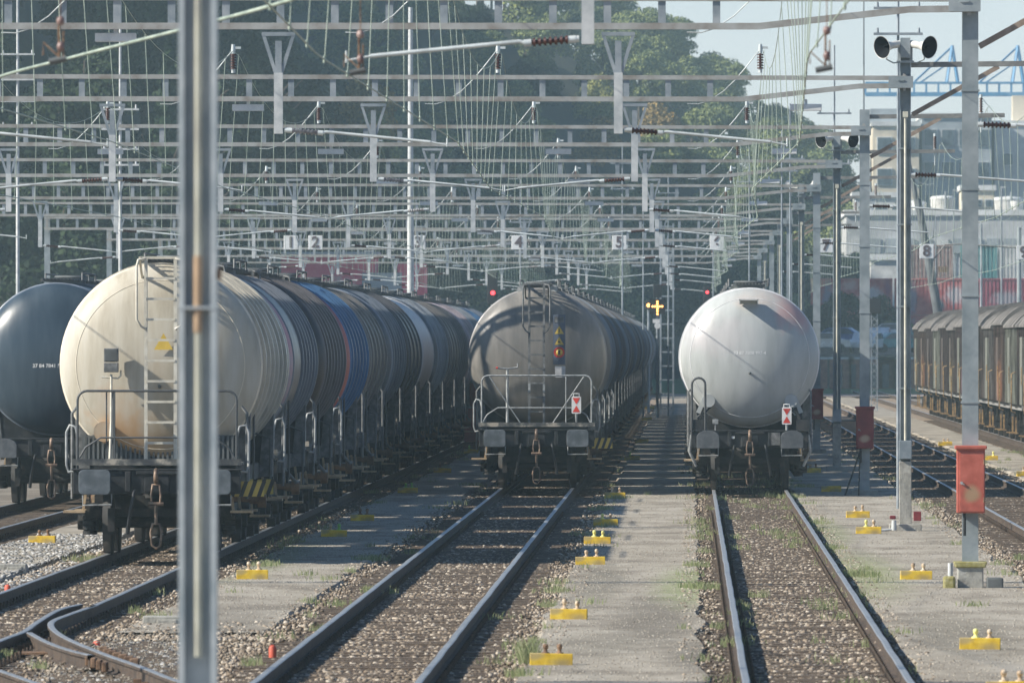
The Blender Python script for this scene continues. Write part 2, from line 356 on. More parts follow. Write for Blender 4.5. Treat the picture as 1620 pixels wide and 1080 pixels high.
# ballast stones
def stones(name,strips,mname,smin=.02,smax=.045,avoid=True,zb=-.2,seed=1):
    rng=np.random.default_rng(seed)
    base=np.array([(1,0,0),(-1,0,0),(0,1,0),(0,-1,0),(0,0,1),(0,0,-1),(.7,.7,.5),(-.7,-.6,.5)],dtype=float)
    base=np.array([(-1,-1,-.8),(1,-1,-.8),(1,1,-.8),(-1,1,-.8),(-.8,-.7,.8),(.7,-.9,.9),(.9,.6,.7),(-.6,.9,.8)])*.72
    fc=np.array([(0,3,2,1),(4,5,6,7),(0,1,5,4),(1,2,6,5),(2,3,7,6),(3,0,4,7)])
    P=[]
    for (x0,x1,y0,y1,dens,zz) in strips:
        n=int(dens*(x1-x0)*(y1-y0)); p=np.stack([rng.uniform(x0,x1,n),rng.uniform(y0,y1,n),np.full(n,zz)],1); P.append(p)
    P=np.concatenate(P); n=len(P)
    S=rng.uniform(smin,smax,n)[:,None,None]*np.stack([rng.uniform(.8,1.5,n),rng.uniform(.8,1.3,n),rng.uniform(.6,1.0,n)],1)[:,None,:]
    V=base[None]*rng.uniform(.65,1.15,(n,8,3))*S
    a=rng.uniform(0,2*PI,n);t=rng.uniform(-.7,.7,n)
    c,s_=np.cos(t)[:,None],np.sin(t)[:,None]; y=V[:,:,1]*c-V[:,:,2]*s_; z=V[:,:,1]*s_+V[:,:,2]*c; V[:,:,1]=y;V[:,:,2]=z
    c,s_=np.cos(a)[:,None],np.sin(a)[:,None]; x=V[:,:,0]*c-V[:,:,1]*s_; y=V[:,:,0]*s_+V[:,:,1]*c; V[:,:,0]=x;V[:,:,1]=y
    V+=P[:,None,:]; V=V.reshape(-1,3); Fc=(fc[None]+8*np.arange(n)[:,None,None]).reshape(-1)
    me=bpy.data.meshes.new(name); me.vertices.add(len(V)); me.vertices.foreach_set('co',V.ravel().astype('f4'))
    nf=len(Fc)//4; me.loops.add(len(Fc)); me.loops.foreach_set('vertex_index',Fc.astype('i4'))
    me.polygons.add(nf); me.polygons.foreach_set('loop_start',(np.arange(nf)*4).astype('i4')); me.polygons.foreach_set('loop_total',np.full(nf,4,'i4'))
    me.update(); me.materials.append(M[mname]); o=bpy.data.objects.new(name,me); COL.objects.link(o)
    return struct(o,'stuff')
st=[]
for k in 'ABC':
    x=TX[k]; st+= [(x-.70,x+.70,84,120,84,-.184),(x-.70,x+.70,120,150,76,-.185),(x-.70,x+.70,150,185,58,-.185),(x-.70,x+.70,185,230,36,-.187)]
    for s in(-1,1): st+= [(x+s*1.2-.42,x+s*1.2+.42,84,150,70,-.19),(x+s*1.2-.42,x+s*1.2+.42,150,230,26,-.19)]
st+=[(TX['D']-1.6,TX['D']+1.6,120,330,26,-.19),(TX['E']-2.1,TX['E']+1.0,200,330,10,-.2)]
st+=[(-6.9,-3.9,84,113,62,-.2),(-6.6,-4.3,110.5,113.6,160,-.17),(-6.5,-4.3,112,117,20,-.14),(-9.6,-8.9,84,119,50,-.2),(4.3,5.4,120,220,26,-.19),(3.6,5.5,84,135,30,-.19)]
stones('ballast_stones',st,'stone',.016,.040,seed=3)
stones('pale_ballast_stones',[(-15,-9.2,110,200,26,-.2),(-10.9,-9.4,119,170,40,-.14),(-9.3,-8.6,95,150,50,-.19),(-7.0,-5.2,90,112,25,-.19)],'stonegrey',.02,.045,seed=5)
stones('loose_path_stones',[(-6.7,-6.1,90,200,22,-.14),(-4.9,-4.4,90,200,22,-.14),(-2.0,-1.35,90,220,24,-.14),(-.1,.35,90,220,26,-.14),(2.0,2.5,90,200,22,-.14),(4.3,4.9,90,200,20,-.14)],'stone',.012,.03,seed=8)
stones('path_grit',[(-6.4,-4.7,90,160,38,-.135),(-1.7,.15,90,165,38,-.135),(2.2,4.6,90,165,34,-.135),(-6.4,-4.7,160,230,20,-.135),(-1.7,.15,165,230,20,-.135),(2.2,4.6,165,230,20,-.135),(7.9,9.5,130,300,14,-.135)],'grit',.007,.015,seed=9)
# weeds: tufts of blades
def weeds(spots,name,seed=0,h=(.03,.12)):
    rnd=random.Random(seed); m=MB()
    for (x,y,r,n) in spots:
        for _ in range(n):
            a=rnd.uniform(0,2*PI);q=rnd.uniform(0,r)**1.0; bx=x+q*math.cos(a); by=y+q*math.sin(a)*3; hh=rnd.uniform(*h); b=rnd.uniform(0,2*PI); w=.0045; l=rnd.uniform(.2,.6)*hh
            dx,dy=math.cos(b),math.sin(b)
            m.add([(bx-w,by,-.15),(bx+w,by,-.15),(bx+dx*l*.4+w*.8,by+dy*l*.4,-.15+hh*.6),(bx+dx*l*.4-w*.8,by+dy*l*.4,-.15+hh*.6),(bx+dx*l,by+dy*l,-.15+hh)],[(0,1,2,3),(3,2,4)])
    return struct(m.build(name,M['weed']),'stuff')
rw=random.Random(4); sp=[]
for (x,y,r,n) in [(.15,133,.3,420),(.1,146,.22,160),(2.35,140,.34,420),(2.2,158,.3,260),(2.25,180,.35,200),(-1.72,131,.18,130),(-1.75,124,.16,90),(-1.65,98,.14,120),(2.1,210,.3,260),(1.65,212,.2,120),(-4.7,150,.3,260),(-6.1,146,.25,200),(-5.3,140,.2,60),(.62,124,.05,60),(.3,170,.2,120),(-1.7,195,.25,220),(-1.5,208,.25,200),(2.5,225,.3,200),(4.5,128,.3,90),(4.7,200,.4,120),(-8.9,150,.4,160),(3.5,124,.25,60)]:
    sp.append((x,y,r,n))
for _ in range(330):
    e=rw.choice([-6.4,-4.7,-1.65,.1,2.2,2.0,.3,4.5,7.9,8.2,9.5,-4.3,.9,1.6]); sp.append((e+rw.gauss(0,.22),rw.uniform(95,300),rw.uniform(.08,.35),rw.randint(10,60)))
weeds(sp,'weeds',1)
# ------------------------------------------------------------------ tank wagons
ZC=2.76; WL=13.1
def bodymat(name,c,**k):
    k.setdefault('rough',.42); k.setdefault('bump',.05); k.setdefault('bscale',3)
    return mat(name,c,k.pop('c2',None),k.pop('c3',None),scale=k.pop('scale',1.9),stretch=k.pop('stretch',(1.8,1,.28)),rand=k.pop('rand',True),**k)
T={
'cream':bodymat('cream_tank_paint',(.48,.44,.355),c2=(.38,.335,.255),c3=(.54,.51,.44),rough=.5,rand=False,patches=[((0,1.6,1.3),(1.6,3,.75),(.42,.25,.12),.55),((-.6,1.6,1.5),(.5,3,.9),(.50,.27,.10),.5),((0,1.3,1.9),(.25,2,1.1),(.44,.34,.22),.4)]),
'graffiti':bodymat('grey_tank_paint_with_pink_graffiti',(.36,.38,.40),c3=(.5,.5,.5),patches=[((1.3,2.4,3.3),(.6,1.6,.9),(.62,.30,.32),.85),((1.4,2.6,2.4),(.5,1.4,.5),(.55,.28,.30),.7)]),
'slate':bodymat('slate_tank_paint',(.075,.09,.11),c3=(.13,.15,.17)),
'brown':bodymat('dark_brown_tank_paint',(.042,.034,.032),c3=(.08,.065,.06)),
'blue':bodymat('blue_tank_paint',(.025,.085,.18),c2=(.02,.06,.13),c3=(.04,.13,.24),patches=[((1.3,1.8,2.6),(1.0,1.0,1.7),(.5,.13,.09),.9),((1.4,4.5,2.3),(.3,1.6,1.1),(.45,.45,.3),.6)]),
'umber':bodymat('grey_brown_tank_paint',(.09,.078,.07),c3=(.17,.15,.14)),
'black':bodymat('black_tank_paint',(.03,.032,.035),c3=(.07,.07,.07)),
'pale':bodymat('pale_grey_tank_paint',(.55,.53,.52),c2=(.42,.4,.39),c3=(.62,.61,.6)),
'steel':bodymat('steel_grey_tank_paint',(.11,.125,.14),c3=(.2,.22,.24)),
'pinkgrey':bodymat('pinkish_grey_tank_paint',(.32,.25,.25),c3=(.42,.33,.33)),
'navy':bodymat('dark_blue_grey_tank_paint',(.04,.062,.085),c2=(.03,.048,.068),c3=(.055,.08,.105),rough=.33,rand=False),
'gunmetal':bodymat('gunmetal_tank_paint',(.185,.175,.16),c2=(.14,.135,.125),c3=(.24,.225,.205),rough=.36,rand=False,patches=[((0,1.6,1.5),(1.5,2,.5),(.10,.09,.08),.6)]),
'white':bodymat('pale_grey_white_tank_paint',(.455,.475,.465),c2=(.385,.405,.395),c3=(.50,.52,.51),rough=.38,rand=False,patches=[((1.0,.9,3.75),(.6,2,.5),(.60,.36,.33),.85),((.35,.6,4.0),(.8,2,.25),(.58,.48,.42),.5),((-.6,.9,3.2),(.7,2,.5),(.55,.49,.49),.35),((-1.2,1.2,3.3),(.3,2,.5),(.5,.44,.46),.3)]),
}
COLNAME={'cream':'cream','graffiti':'light grey pink-graffitied','slate':'slate grey','brown':'dark brown','blue':'bright blue','umber':'grey-brown','black':'black','pale':'pale grey','steel':'steel grey','pinkgrey':'pinkish grey','navy':'dark blue-grey','gunmetal':'dark gunmetal','white':'pale grey'}
RIBM={k:bodymat(k+'_rib_paint',tuple(min(.75,x*1.6+.04) for x in v),rough=.36) for k,v in {'cream':(.45,.40,.32),'graffiti':(.12,.13,.15),'slate':(.12,.14,.17),'brown':(.09,.08,.08),'blue':(.03,.10,.21),'umber':(.13,.12,.11),'black':(.06,.06,.065),'pale':(.40,.39,.38),'steel':(.2,.22,.24),'pinkgrey':(.3,.25,.26),'navy':(.1,.12,.15),'gunmetal':(.17,.165,.16),'white':(.5,.5,.5)}.items()}
def tank_profile(r,y0,y1,dish):
    p=[]
    for k in range(0,15):
        a=PI/2*k/14; p.append((y0+dish*(1-math.cos(a)),r*math.sin(a)))
    p.append((y0+dish+.02,r)); p.append((y1-dish-.02,r))
    for k in range(13,-1,-1):
        a=PI/2*k/14; p.append((y1-dish*(1-math.cos(a)),r*math.sin(a)))
    return p
RB={};RBM={};GR_={}
GRC={'cream':(.10,.095,.08),'graffiti':(.07,.075,.085),'slate':(.035,.042,.052),'brown':(.016,.014,.014),'blue':(.012,.05,.12),'umber':(.045,.038,.034),'black':(.014,.015,.017),'pale':(.3,.29,.28),'steel':(.06,.068,.078),'pinkgrey':(.13,.10,.10),'gunmetal':(.06,.058,.056)}  # barrel colours: soot plus painted-in shade between the ribs
def make_tank(parent,col,r,y0,y1,dish,ribs,ribh=.045,ribw=.13):
    P_=tank_profile(r,y0,y1,dish); q=MB()
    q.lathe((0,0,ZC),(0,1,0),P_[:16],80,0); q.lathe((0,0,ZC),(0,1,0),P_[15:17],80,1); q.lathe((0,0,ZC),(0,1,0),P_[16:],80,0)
    if col not in GR_: GR_[col]=bodymat(col+'_grimy_rib_shaded_barrel_paint',GRC.get(col,(.05,.05,.05)),rough=.36)
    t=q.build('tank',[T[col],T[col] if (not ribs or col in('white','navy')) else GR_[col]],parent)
    for y in ribs:
        if (round(r,4),ribw) not in RB: RB[(round(r,4),ribw)]=MB().lathe((0,0,ZC),(0,1,0),[(-ribw/2,r-.01),(-ribw/2,r+ribh),(ribw/2,r+ribh),(ribw/2,r-.01)],72,smooth=False)
        k=(round(r,4),ribw,col)
        if k not in RBM: RBM[k]=RB[k[:2]].build('rib_band',RIBM[col],parent,(0,y,0))
        else:
            o=bpy.data.objects.new('rib_band',RBM[k].data); COL.objects.link(o); o.parent=parent; o.location=(0,y,0)
    for y in (y0+dish,y1-dish): MB().lathe((0,0,ZC),(0,1,0),[(y-.04,r-.01),(y-.03,r+.018),(y+.03,r+.018),(y+.04,r-.01)],72).build('end_rim',RIBM[col],parent)
    return t
FR=M['frame']
def make_bogie(parent,y):
    m=MB()
    for s in(-1,1):
        m.prism([],0,0) if False else None
        m.beam((s*1.0,-1.25,.62),(s*1.0,1.25,.62),.12,.2); m.beam((s*1.0,-.5,.45),(s*1.0,.5,.45),.12,.25)
        for q in(-.9,.9):
            m.box(s*1.0,q,.46,.22,.28,.26); m.cyl((s*1.0,q,.46),(s*1.2,q,.46),.13,.11,12)
            for w in(-.2,.2):
                for h in range(5): m.cyl((s*1.02,q+w,.28+h*.075),(s*1.02,q+w,.33+h*.075),.10,.10,10)
        m.beam((s*1.0,0,.9),(s*.5,0,.95),.2,.2)
    m.box(0,0,.72,2.0,.3,.24); m.box(0,-1.2,.6,2.0,.1,.12); m.box(0,1.2,.6,2.0,.1,.12)
    m.cyl((0,0,.8),(0,0,1.0),.3,.3,16)
    b=m.build('bogie',M['bogie'],parent,(0,y,0))
    w=MB()
    for s in(-1,1): w.lathe((s*.68,0,.46),(s,0,0),[(0,.0),(0,.49),(.025,.49),(.04,.462),(.135,.455),(.135,.38),(.08,.33),(.07,.16),(.14,.12),(.14,0)],32)
    w.cyl((-.72,0,.46),(.72,0,.46),.085,.085,12)
    a=w.build('wheelset',M['bogie'],b,(0,-.9,0)); c=a.copy(); COL.objects.link(c); c.location=(0,.9,0); c.parent=b
    for s in (-1,1):
        for q in (-.9,.9):
            o=MB().box(s*.68,q+(.53 if q>0 else -.53),.5,.1,.07,.34).build('brake_block',M['bogie'],b)
    return b
def buffer_obj(parent,x,y,sgn,plain):
    # sgn -1: faces the camera end
    m=MB(); z=1.06
    P=lambda a:y+sgn*(-a)          # a = distance inward from plate face
    s=MB(); s.cyl((0,-sgn*.03,0),(0,-sgn*.34,0),.085,.085,16); s.cyl((0,-sgn*.30,0),(0,-sgn*.64,0),.135,.15,20); s.box(0,-sgn*.63,0,.38,.03,.38)
    b=s.build('buffer',FR,parent,(x,y,z))
    pl=MB()
    poly=rrect(0,0,.46,.36,.07) if not plain else [( .235,-.17),(.235,.07),(.19,.14),(.1,.178),(0,.188),(-.1,.178),(-.19,.14),(-.235,.07),(-.235,-.17),(-.2,-.185),(.2,-.185)]
    pl.prism(poly,0,-sgn*.035)
    pl.build('buffer_plate',M['bufferplain'] if plain else M['buffer'],b,bevel=.008)
    return b
def wagon(col,style,ribs_n,label,r=1.465,first=False,extra=None):
    t=thing('tank_wagon',label,'tank wagon')
    y0=1.35 if style=='platform' else .80; y1=12.25 if style=='platform' else 12.35
    dish=.55 if style=='platform' else .68
    ribs=[y0+dish+.35+i*((y1-y0-2*dish-.7)/max(1,ribs_n-1)) for i in range(ribs_n)] if ribs_n else []
    make_tank(t,col,r,y0,y1,dish,ribs)
    return t
def common_parts(t,style,pale=False):
    L_=13.0
    m=MB()
    for y in(.68,L_-.68): m.box(0,y,1.05,2.44,.12,.34); m.box(0,y,1.235,2.5,.2,.03)
    for s in(-1,1): m.box(s*1.02,L_/2,1.1,.09,L_-1.5,.24); m.box(s*.3,L_/2,1.08,.08,L_-1.5,.28)
    for y in (2.2,4.5,L_/2,8.5,10.8): m.box(0,y,1.08,2.0,.12,.22)
    for s in(-1,1):
        for y in(1.4,11.6): m.beam((s*.3,y-.5,1.05),(s*1.0,y+.4,1.05),.08,.18)
        m.box(s*.42,.60,1.06,.08,.06,.30)
    m.cyl((-.75,5.2,.75),(.75,5.2,.75),.19,.19,16); m.box(.9,7.2,.75,.35,.7,.4); m.box(-.9,6.4,.8,.3,.5,.35)
    m.beam((0,2.4,.62),(0,10.6,.62),.05,.05); m.beam((.9,3.4,.55),(.9,9.7,.55),.04,.04); m.beam((-.9,3.4,.55),(-.9,9.7,.55),.04,.04)
    m.box(0,.58,1.19,.6,.05,.05); m.box(.0,.6,1.03,.36,.05,.24)
    m.build('underframe',FR,t,bevel=.01)
    # saddles carrying the tank
    for y in(2.3,10.7):
        m=MB(); poly=[(-1.1,1.2),(1.1,1.2)]+[(1.5*math.sin(a),ZC-1.47*math.cos(a)) for a in [k*.12 for k in range(8,-9,-1)]]
        m.prism(poly,-.1,.1)
        m.build('saddle',FR,t,(0,y,0))
        for s in(-1,1):
            q=MB(); q.prism([(1.05,1.0),(1.27,1.0),(1.30,2.3),(1.18,2.35)],-.12,.12) if s>0 else q.prism([(-1.05,1.0),(-1.18,2.35),(-1.30,2.3),(-1.27,1.0)],-.12,.12)
            q.build('saddle_plate',M['stay'],t,(0,y,0))
    for y in(2.3,10.7): make_bogie(t,y)
    for s in(-1,1):
        buffer_obj(t,s*.875,0,-1,style!='platform'); buffer_obj(t,s*.875,L_,1,style!='platform')
    # screw coupling
    for y,sg in((.62,-1),(L_-.62,1)):
        h=MB(); h.beam((0,0,1.05),(0,sg*.22,1.05),.05,.09); h.tube([(0,sg*(.22+.09*math.sin(a)),1.05+.09-.09*math.cos(a)) for a in [k*.5 for k in range(0,8)]],.035,8)
        hk=h.build('coupling_hook',M['hook'],t,(0,y,0))
        l=MB(); l.tube([(.05,sg*.26,1.02),(.07,sg*.28,.86),(.06,sg*.28,.74),(-.06,sg*.28,.74),(-.07,sg*.28,.86),(-.05,sg*.26,1.02)],.018,6,closed=True)
        l.cyl((-.11,sg*.28,.74),(.11,sg*.28,.74),.028,.028,8); l.cyl((0,sg*.28,.74),(0,sg*.25,.45),.025,.025,8)
        l.tube([(.05+.0,sg*.25,.45),(.08,sg*.25,.32),(.06,sg*.25,.14),(0,sg*.25,.09),(-.06,sg*.25,.14),(-.08,sg*.25,.32),(-.05,sg*.25,.45)],.02,6,closed=True)
        l.build('coupling_link',M['hook'] if pale else FR,hk)
        for s in(-1,1):
            b=MB(); b.tube([(s*.32,.0,.93),(s*.33,sg*.1,.9),(s*.36,sg*.14,.72),(s*.40,sg*.1,.52),(s*.42,sg*.02,.38)],.025,8); b.cyl((s*.42,sg*.02,.40),(s*.43,0,.30),.035,.03,8)
            b.build('brake_hose',M['black'],t,(0,y,0))
        for s in(-1,1): MB().tube([(s*.66,0,.88),(s*.66,sg*.04,.72),(s*1.08,sg*.04,.72),(s*1.08,0,.86)],.013,6).build('grab_handle',M['greyrail'],t,(0,y,0))
    # walkway, hatch and rails on top
    m=MB()
    for k in range(9): m.box(-.28+k*.07,6.6,4.31,.02,9.2,.03)
    for y in np.arange(2.2,11.2,.9): m.box(0,y,4.28,.66,.05,.05)
    m.build('roof_walkway',M['frame2'],t)
    m=MB(); m.cyl((0,6.4,4.1),(0,6.4,4.36),.3,.3,20); m.cyl((0,6.4,4.36),(0,6.4,4.40),.34,.3,20); m.cyl((.3,6.4,4.38),(.45,6.4,4.42),.03,n=6); m.build('hatch',M['frame2'],t)
    m=MB(); m.tube([(.42,3.2,4.28),(.42,3.2,4.42),(.42,7.6,4.42),(.42,7.6,4.28)],.018,6); m.tube([(-.42,5.2,4.28),(-.42,5.2,4.42),(-.42,9.4,4.42),(-.42,9.4,4.28)],.018,6); m.tube([(.42,5.4,4.28),(.42,5.4,4.41)],.016,6); m.build('roof_rail',M['stay'],t)
    # side pipes, steps and rails
    for s in(-1,1):
        MB().tube([(s*1.28,1.35,.8),(s*1.28,1.35,2.05),(s*1.2,1.35,2.15)],.025,6).build('side_handrail',M['stay'],t); MB().tube([(s*1.3,3.2,.9),(s*1.3,3.2,2.15)],.02,6).build('side_handrail',M['sideg'],t)
        MB().tube([(s*1.0,5.0,1.2),(s*1.32,5.6,.8),(s*1.32,6.6,.8)],.03,6).build('brake_pipe',M['sideg'],t)
        if s<0: MB().tube([(s*1.28,12.3,.7),(s*1.28,12.3,1.9),(s*1.2,12.3,2.0)],.02,6).build('side_handrail',M['sideg'],t)
        else: MB().tube([(s*1.28,9.6,.7),(s*1.28,9.6,1.6),(s*1.0,9.6,1.7)],.02,6).build('side_handrail',M['sideg'],t)
        for (yy,zz,ww) in ((1.0,.62,.32),(3.25,.6,.26),(7.3,.45,.3),(12.1,.62,.3)): MB().box(s*1.22,yy,zz,ww,.45,.033).beam((s*1.1,yy,zz),(s*1.05,yy,1.0),.04,.04).build('side_step',M['plank'],t)
    m=MB(); m.tube([(0,6.9,1.5),(0,6.9,.6)],.1,10); m.tube([(0,6.9,.75),(1.25,6.9,.7)],.07,10); m.cyl((1.2,6.9,.7),(1.33,6.9,.7),.12,n=12); m.tube([(0,6.9,.75),(-1.25,6.9,.7)],.07,10); m.cyl((-1.2,6.9,.7),(-1.33,6.9,.7),.12,n=12)
    m.build('outlet_valve',M['rust'],t)
M['stay']=mat('grey_stay_plate',(.15,.155,.155),(.09,.095,.095),(.24,.24,.235),scale=9,rough=.7)
M['sideg']=mat('dull_side_rail',(.12,.125,.125),rough=.6)
M['plate']=mat('blue_grey_panel',(.10,.12,.16),rough=.5)
M['greyplate']=mat('grey_notice',(.42,.42,.42),rough=.5)
M['frame2']=mat('dark_grating_steel',(.12,.13,.13),rough=.6)
def platform_end(t,ladder,rail_m,ladx=(-.18,.25)):
    m=MB(); m.box(0,1.05,1.32,2.46,.95,.04); m.box(0,.60,1.345,2.46,.03,.09)
    m.build('end_platform',M['deck'],t)
    m=MB(); X=1.16; top=2.38; r_=.14
    hoop=[(-X,.66,.95),(-X,.66,top-r_)]+[(-X+r_-r_*math.cos(a),.66,top-r_+r_*math.sin(a)) for a in [PI/2*k/5 for k in range(1,6)]]
    m.tube(hoop+[(-q[0],q[1],q[2]) for q in hoop[::-1]],.018,8)
    lo=[(-X,.66,1.36),(-X+.12,.66,1.56),(-X+.34,.66,1.70)]; m.tube(lo+[(-q[0],q[1],q[2]) for q in lo[::-1]],.014,8)
    for x in(-.62,-.05+.45+.3 if False else .62): m.tube([(x,.66,1.32),(x,.66,top)],.013,6)
    m.build('end_railing',rail_m,t)
    m=MB(); x0,x1=ladx
    for x in(x0,x1): m.beam((x,.98,1.32),(x,.98,4.30),.035,.05,up=(1,0,0))
    z=1.62
    while z<4.25: m.box((x0+x1)/2,.98,z,x1-x0,.05,.035); z+=.30
    for s,x in((-1,x0),(1,x1)):
        m.tube([(x,.96,3.28),(x+s*.07,.93,3.32),(x+s*.13,.9,3.42),(x+s*.13,.9,4.2),(x+s*.11,.92,4.29),(x+s*.0,.98,4.31)],.018,6)
    m.build('end_ladder',ladder,t)
    m=MB()
    for k in range(10): m.box((x0+x1)/2,1.05+k*.09,4.325,.62,.02,.03)
    for x in (x0-.09,x1+.09): m.beam((x,.95,4.31),(x,2.1,4.31),.03,.05)
    for x in (x0-.09,x1+.09): m.beam((x,.98,4.3),(x,1.75,4.0),.03,.04)
    m.build('ladder_head_grating',ladder,t)
    m=MB(); 
    m.tube([(-X-.02,.72,1.22),(-X-.14,.8,1.20),(-X-.17,.8,1.3),(-X-.17,.8,1.78),(-X-.12,.8,1.88),(-X-.04,.78,1.86),(-X+.0,.76,1.72)],.02,6)
    m.tube([(X+.02,.72,1.22),(X+.14,.8,1.20),(X+.17,.8,1.3),(X+.17,.8,1.78),(X+.12,.8,1.88),(X+.04,.78,1.86),(X+.0,.76,1.72)],.02,6)
    m.build('corner_handle',M['greyrail'],t)
M['deck']=mat('patchy_deck_edge',(.14,.14,.13),(.05,.055,.06),(.40,.36,.30),scale=3.5,rough=.8,pos=(.42,.52,.60))
M['yb']=mat('hazard_yellow',(.55,.42,.10),rough=.7)
def weld_seam(t,y0,dish,r,rho=.80):
    MB().tube([(rho*r*math.cos(a),y0+dish*(1-math.sqrt(1-rho*rho))-.001,ZC+rho*r*math.sin(a)) for a in [2*PI*k/72 for k in range(72)]],.006,5,closed=True).build('weld_seam',RIBM['white'] if dish>.6 else RIBM['cream'],t)
    MB().lathe((0,y0-.03,ZC-.32),(0,1,0),[(0,0),(0,.025),(.06,.03)],12).build('end_boss',M['frame2'],t)
def hazard_plate(t,x,y):
    o=MB().box(0,0,0,.5,.03,.22).build('hazard_step_plate',M['yb'],t,(x,y,.95)); 
    s=MB()
    for k in range(4): s.add([(-.25+k*.13,-.018,-.11),(-.19+k*.13,-.018,-.11),(-.11+k*.13,-.018,.11),(-.17+k*.13,-.018,.11)],[(0,1,2,3)])
    s.build('black_stripes',M['black'],o)
def tail_board(t,x,y,z):
    o=MB().prism(rrect(0,0,.20,.36,.02),-.012,.012).build('tail_board',M['white'],t,(x,y,z))
    MB().add([(-.08,-.016,.15),(.08,-.016,.15),(0,-.016,.01)],[(0,1,2)]).add([(-.08,-.016,-.15),(.08,-.016,-.15),(0,-.016,-.01)],[(0,2,1)]).build('red_triangles',M['redpaint'],o)
    MB().tube([(-.06,0,.17),(-.06,0,.24),(.06,0,.24),(.06,0,.17)],.01,6).build('board_handle',M['white'],o)
    MB().cyl((0,0,-.18),(0,.02,-.36),.03,.02,8).build('board_socket',M['greyrail'],o)

SCHEME={
'A':(146.6,['cream','graffiti','brown','blue','umber','slate','black','pale','steel','umber','black','pinkgrey','steel','blue','slate'],
   ['with ribbed sides and a cream end ladder, head of the left row','with dark ribs, coupled behind the cream wagon','with close black ribs, coupled ahead of the blue wagon','with a reddish front rim, behind the dark brown wagon']),
'B':(213.05,['gunmetal','steel','umber','slate','umber','steel','brown','umber','slate','steel','umber','black','steel','umber','slate','brown','steel','umber','slate','steel','umber','black','steel','slate'],[]),
'C':(210.6,['white','steel','umber','slate','black','steel','umber','steel','slate','umber','steel','black','steel','umber','slate','steel','umber','black'],[]),
'Z':(193.0,['navy','steel','slate','umber','steel','slate','black','steel','umber'],[]),
}
ROWN={'A':'the cream-headed left row','B':'the gunmetal-headed middle row','C':'the pale-headed right row','Z':'the leftmost row'}
def proto_parts(style):
    t=thing('tank_wagon','p','tank wagon'); common_parts(t,style,pale=True)
    if style=='platform': platform_end(t,M['stay'],M['greyrail'])
    return t
protoP=proto_parts('platform'); protoN=proto_parts('plain')
remember(protoP); remember(protoN)
FARSKIP=('brake_hose','coupling_hook','grab_handle','end_ladder','ladder_head_grating','corner_handle')
LINED={}
for row,(yf,cols,lab) in SCHEME.items():
    for i,c in enumerate(cols):
        style='plain' if (row=='C') else 'platform'
        adj=COLNAME[c]
        if i==0: continue
        l=lab[i] if i<len(lab) else ''
        label=(f'{adj} tank wagon {l}' if l else f'{adj} tank wagon, {ORD[i]} from the front of {ROWN[row]}')
        w=copy_tree(protoP if style=='platform' else protoN,None,skip=FARSKIP if i>3 else ())
        w['label']=label; w['category']='tank wagon'; w['group']='tank wagons parked in '+('the left row' if row=='A' else 'the middle row' if row=='B' else 'the right row' if row=='C' else 'the leftmost row')
        y=yf+i*WL; w.location=(TX[row],y,0)
        y0,y1,dish=1.35,12.25,.55
        r=1.465 if (i*7+ord(row))%3 else 1.43
        nr={'pale':0,'graffiti':6,'brown':7,'blue':6}.get(c,(5,6,4)[(i+ord(row))%3])
        a,b=(y0+dish+ (3.2 if c=='graffiti' else .4)),y1-dish-.3
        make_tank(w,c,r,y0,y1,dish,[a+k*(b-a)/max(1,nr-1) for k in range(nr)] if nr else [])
GR=lambda row:'tank wagons parked in '+{'A':'the left row','B':'the middle row','C':'the right row','Z':'the leftmost row'}[row]
# --- head of row A: cream
def bend(o,dz,dish,r):
    for v in o.data.vertices: v.co.z-=dish*(1-math.sqrt(1-(v.co.x**2+(v.co.y+dz)**2)/r**2))
    return o
def head(row,style,ladder,railm,**k):
    t=copy_tree(protoN if style=='plain' else protoP,None,skip=('end_ladder','ladder_head_grating','end_railing','corner_handle','end_platform'))
    t.location=(TX[row],SCHEME[row][0],0); t['category']='tank wagon'; t['group']=GR(row)
    if style=='platform': platform_end(t,ladder,railm,**k)
    return t
t=head('A','platform',M['creamrail'],M['darkrail'])
t['label']='cream tank wagon with ribbed sides and a white end ladder, nearest of all the wagons'
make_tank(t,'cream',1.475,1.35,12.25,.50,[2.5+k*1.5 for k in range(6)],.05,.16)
m=MB(); m.box(0,0,.08,.21,.16,.2); m.box(0,-.01,-.1,.21,.15,.14); bx=m.build('instrument_box',[M['stay']],t,(-.70,1.22,2.82),bevel=.01)
MB().box(0,-.085,.08,.17,.01,.16).build('box_door',M['frame2'],bx)
m=MB(); m.tube([(-.14,0,-.24),(.1,0,-.26),(.14,0,-.22),(.14,0,-.14)],.014,6,); m.tube([(0,0,-.2),(0,-.05,-.9),(0,-.4,-1.45)],.02,6); m.build('box_pipe',M['creamrail'],bx)
m=MB(); m.cyl((-.82,1.42,1.78),(-.82,1.62,1.78),.15,.15,24); m.prism([(-.97,1.78),(-.82,1.78),(-.68,1.70),(-.82,1.60)],1.45,1.6)
m.build('lifting_lug',T['cream'],t)
m=MB()
for k in range(34): m.box(-1.12+k*.068,1.62,1.52,.03,.03,.42)
m.box(0,1.66,1.5,2.3,.02,.44); m.build('corrugated_skirt',M['frame2'],t)
for x in(-.64,-.74): MB().tube([(x,.7,1.33),(x,.7,2.36)],.012 if x<-.7 else .022,6).build('rail_post',M['darkrail'],t)
hazard_plate(t,1.3,.95); hazard_plate(t,1.34,3.2)
weld_seam(t,1.35,.50,1.475,.84)
tri=MB(); tri.add([(-.14,-.004,-.10),(.14,-.004,-.10),(0,-.004,.14)],[(0,1,2)]); tri.build('warning_triangle',M['yellowsign'],t,(.06,1.315,3.08))
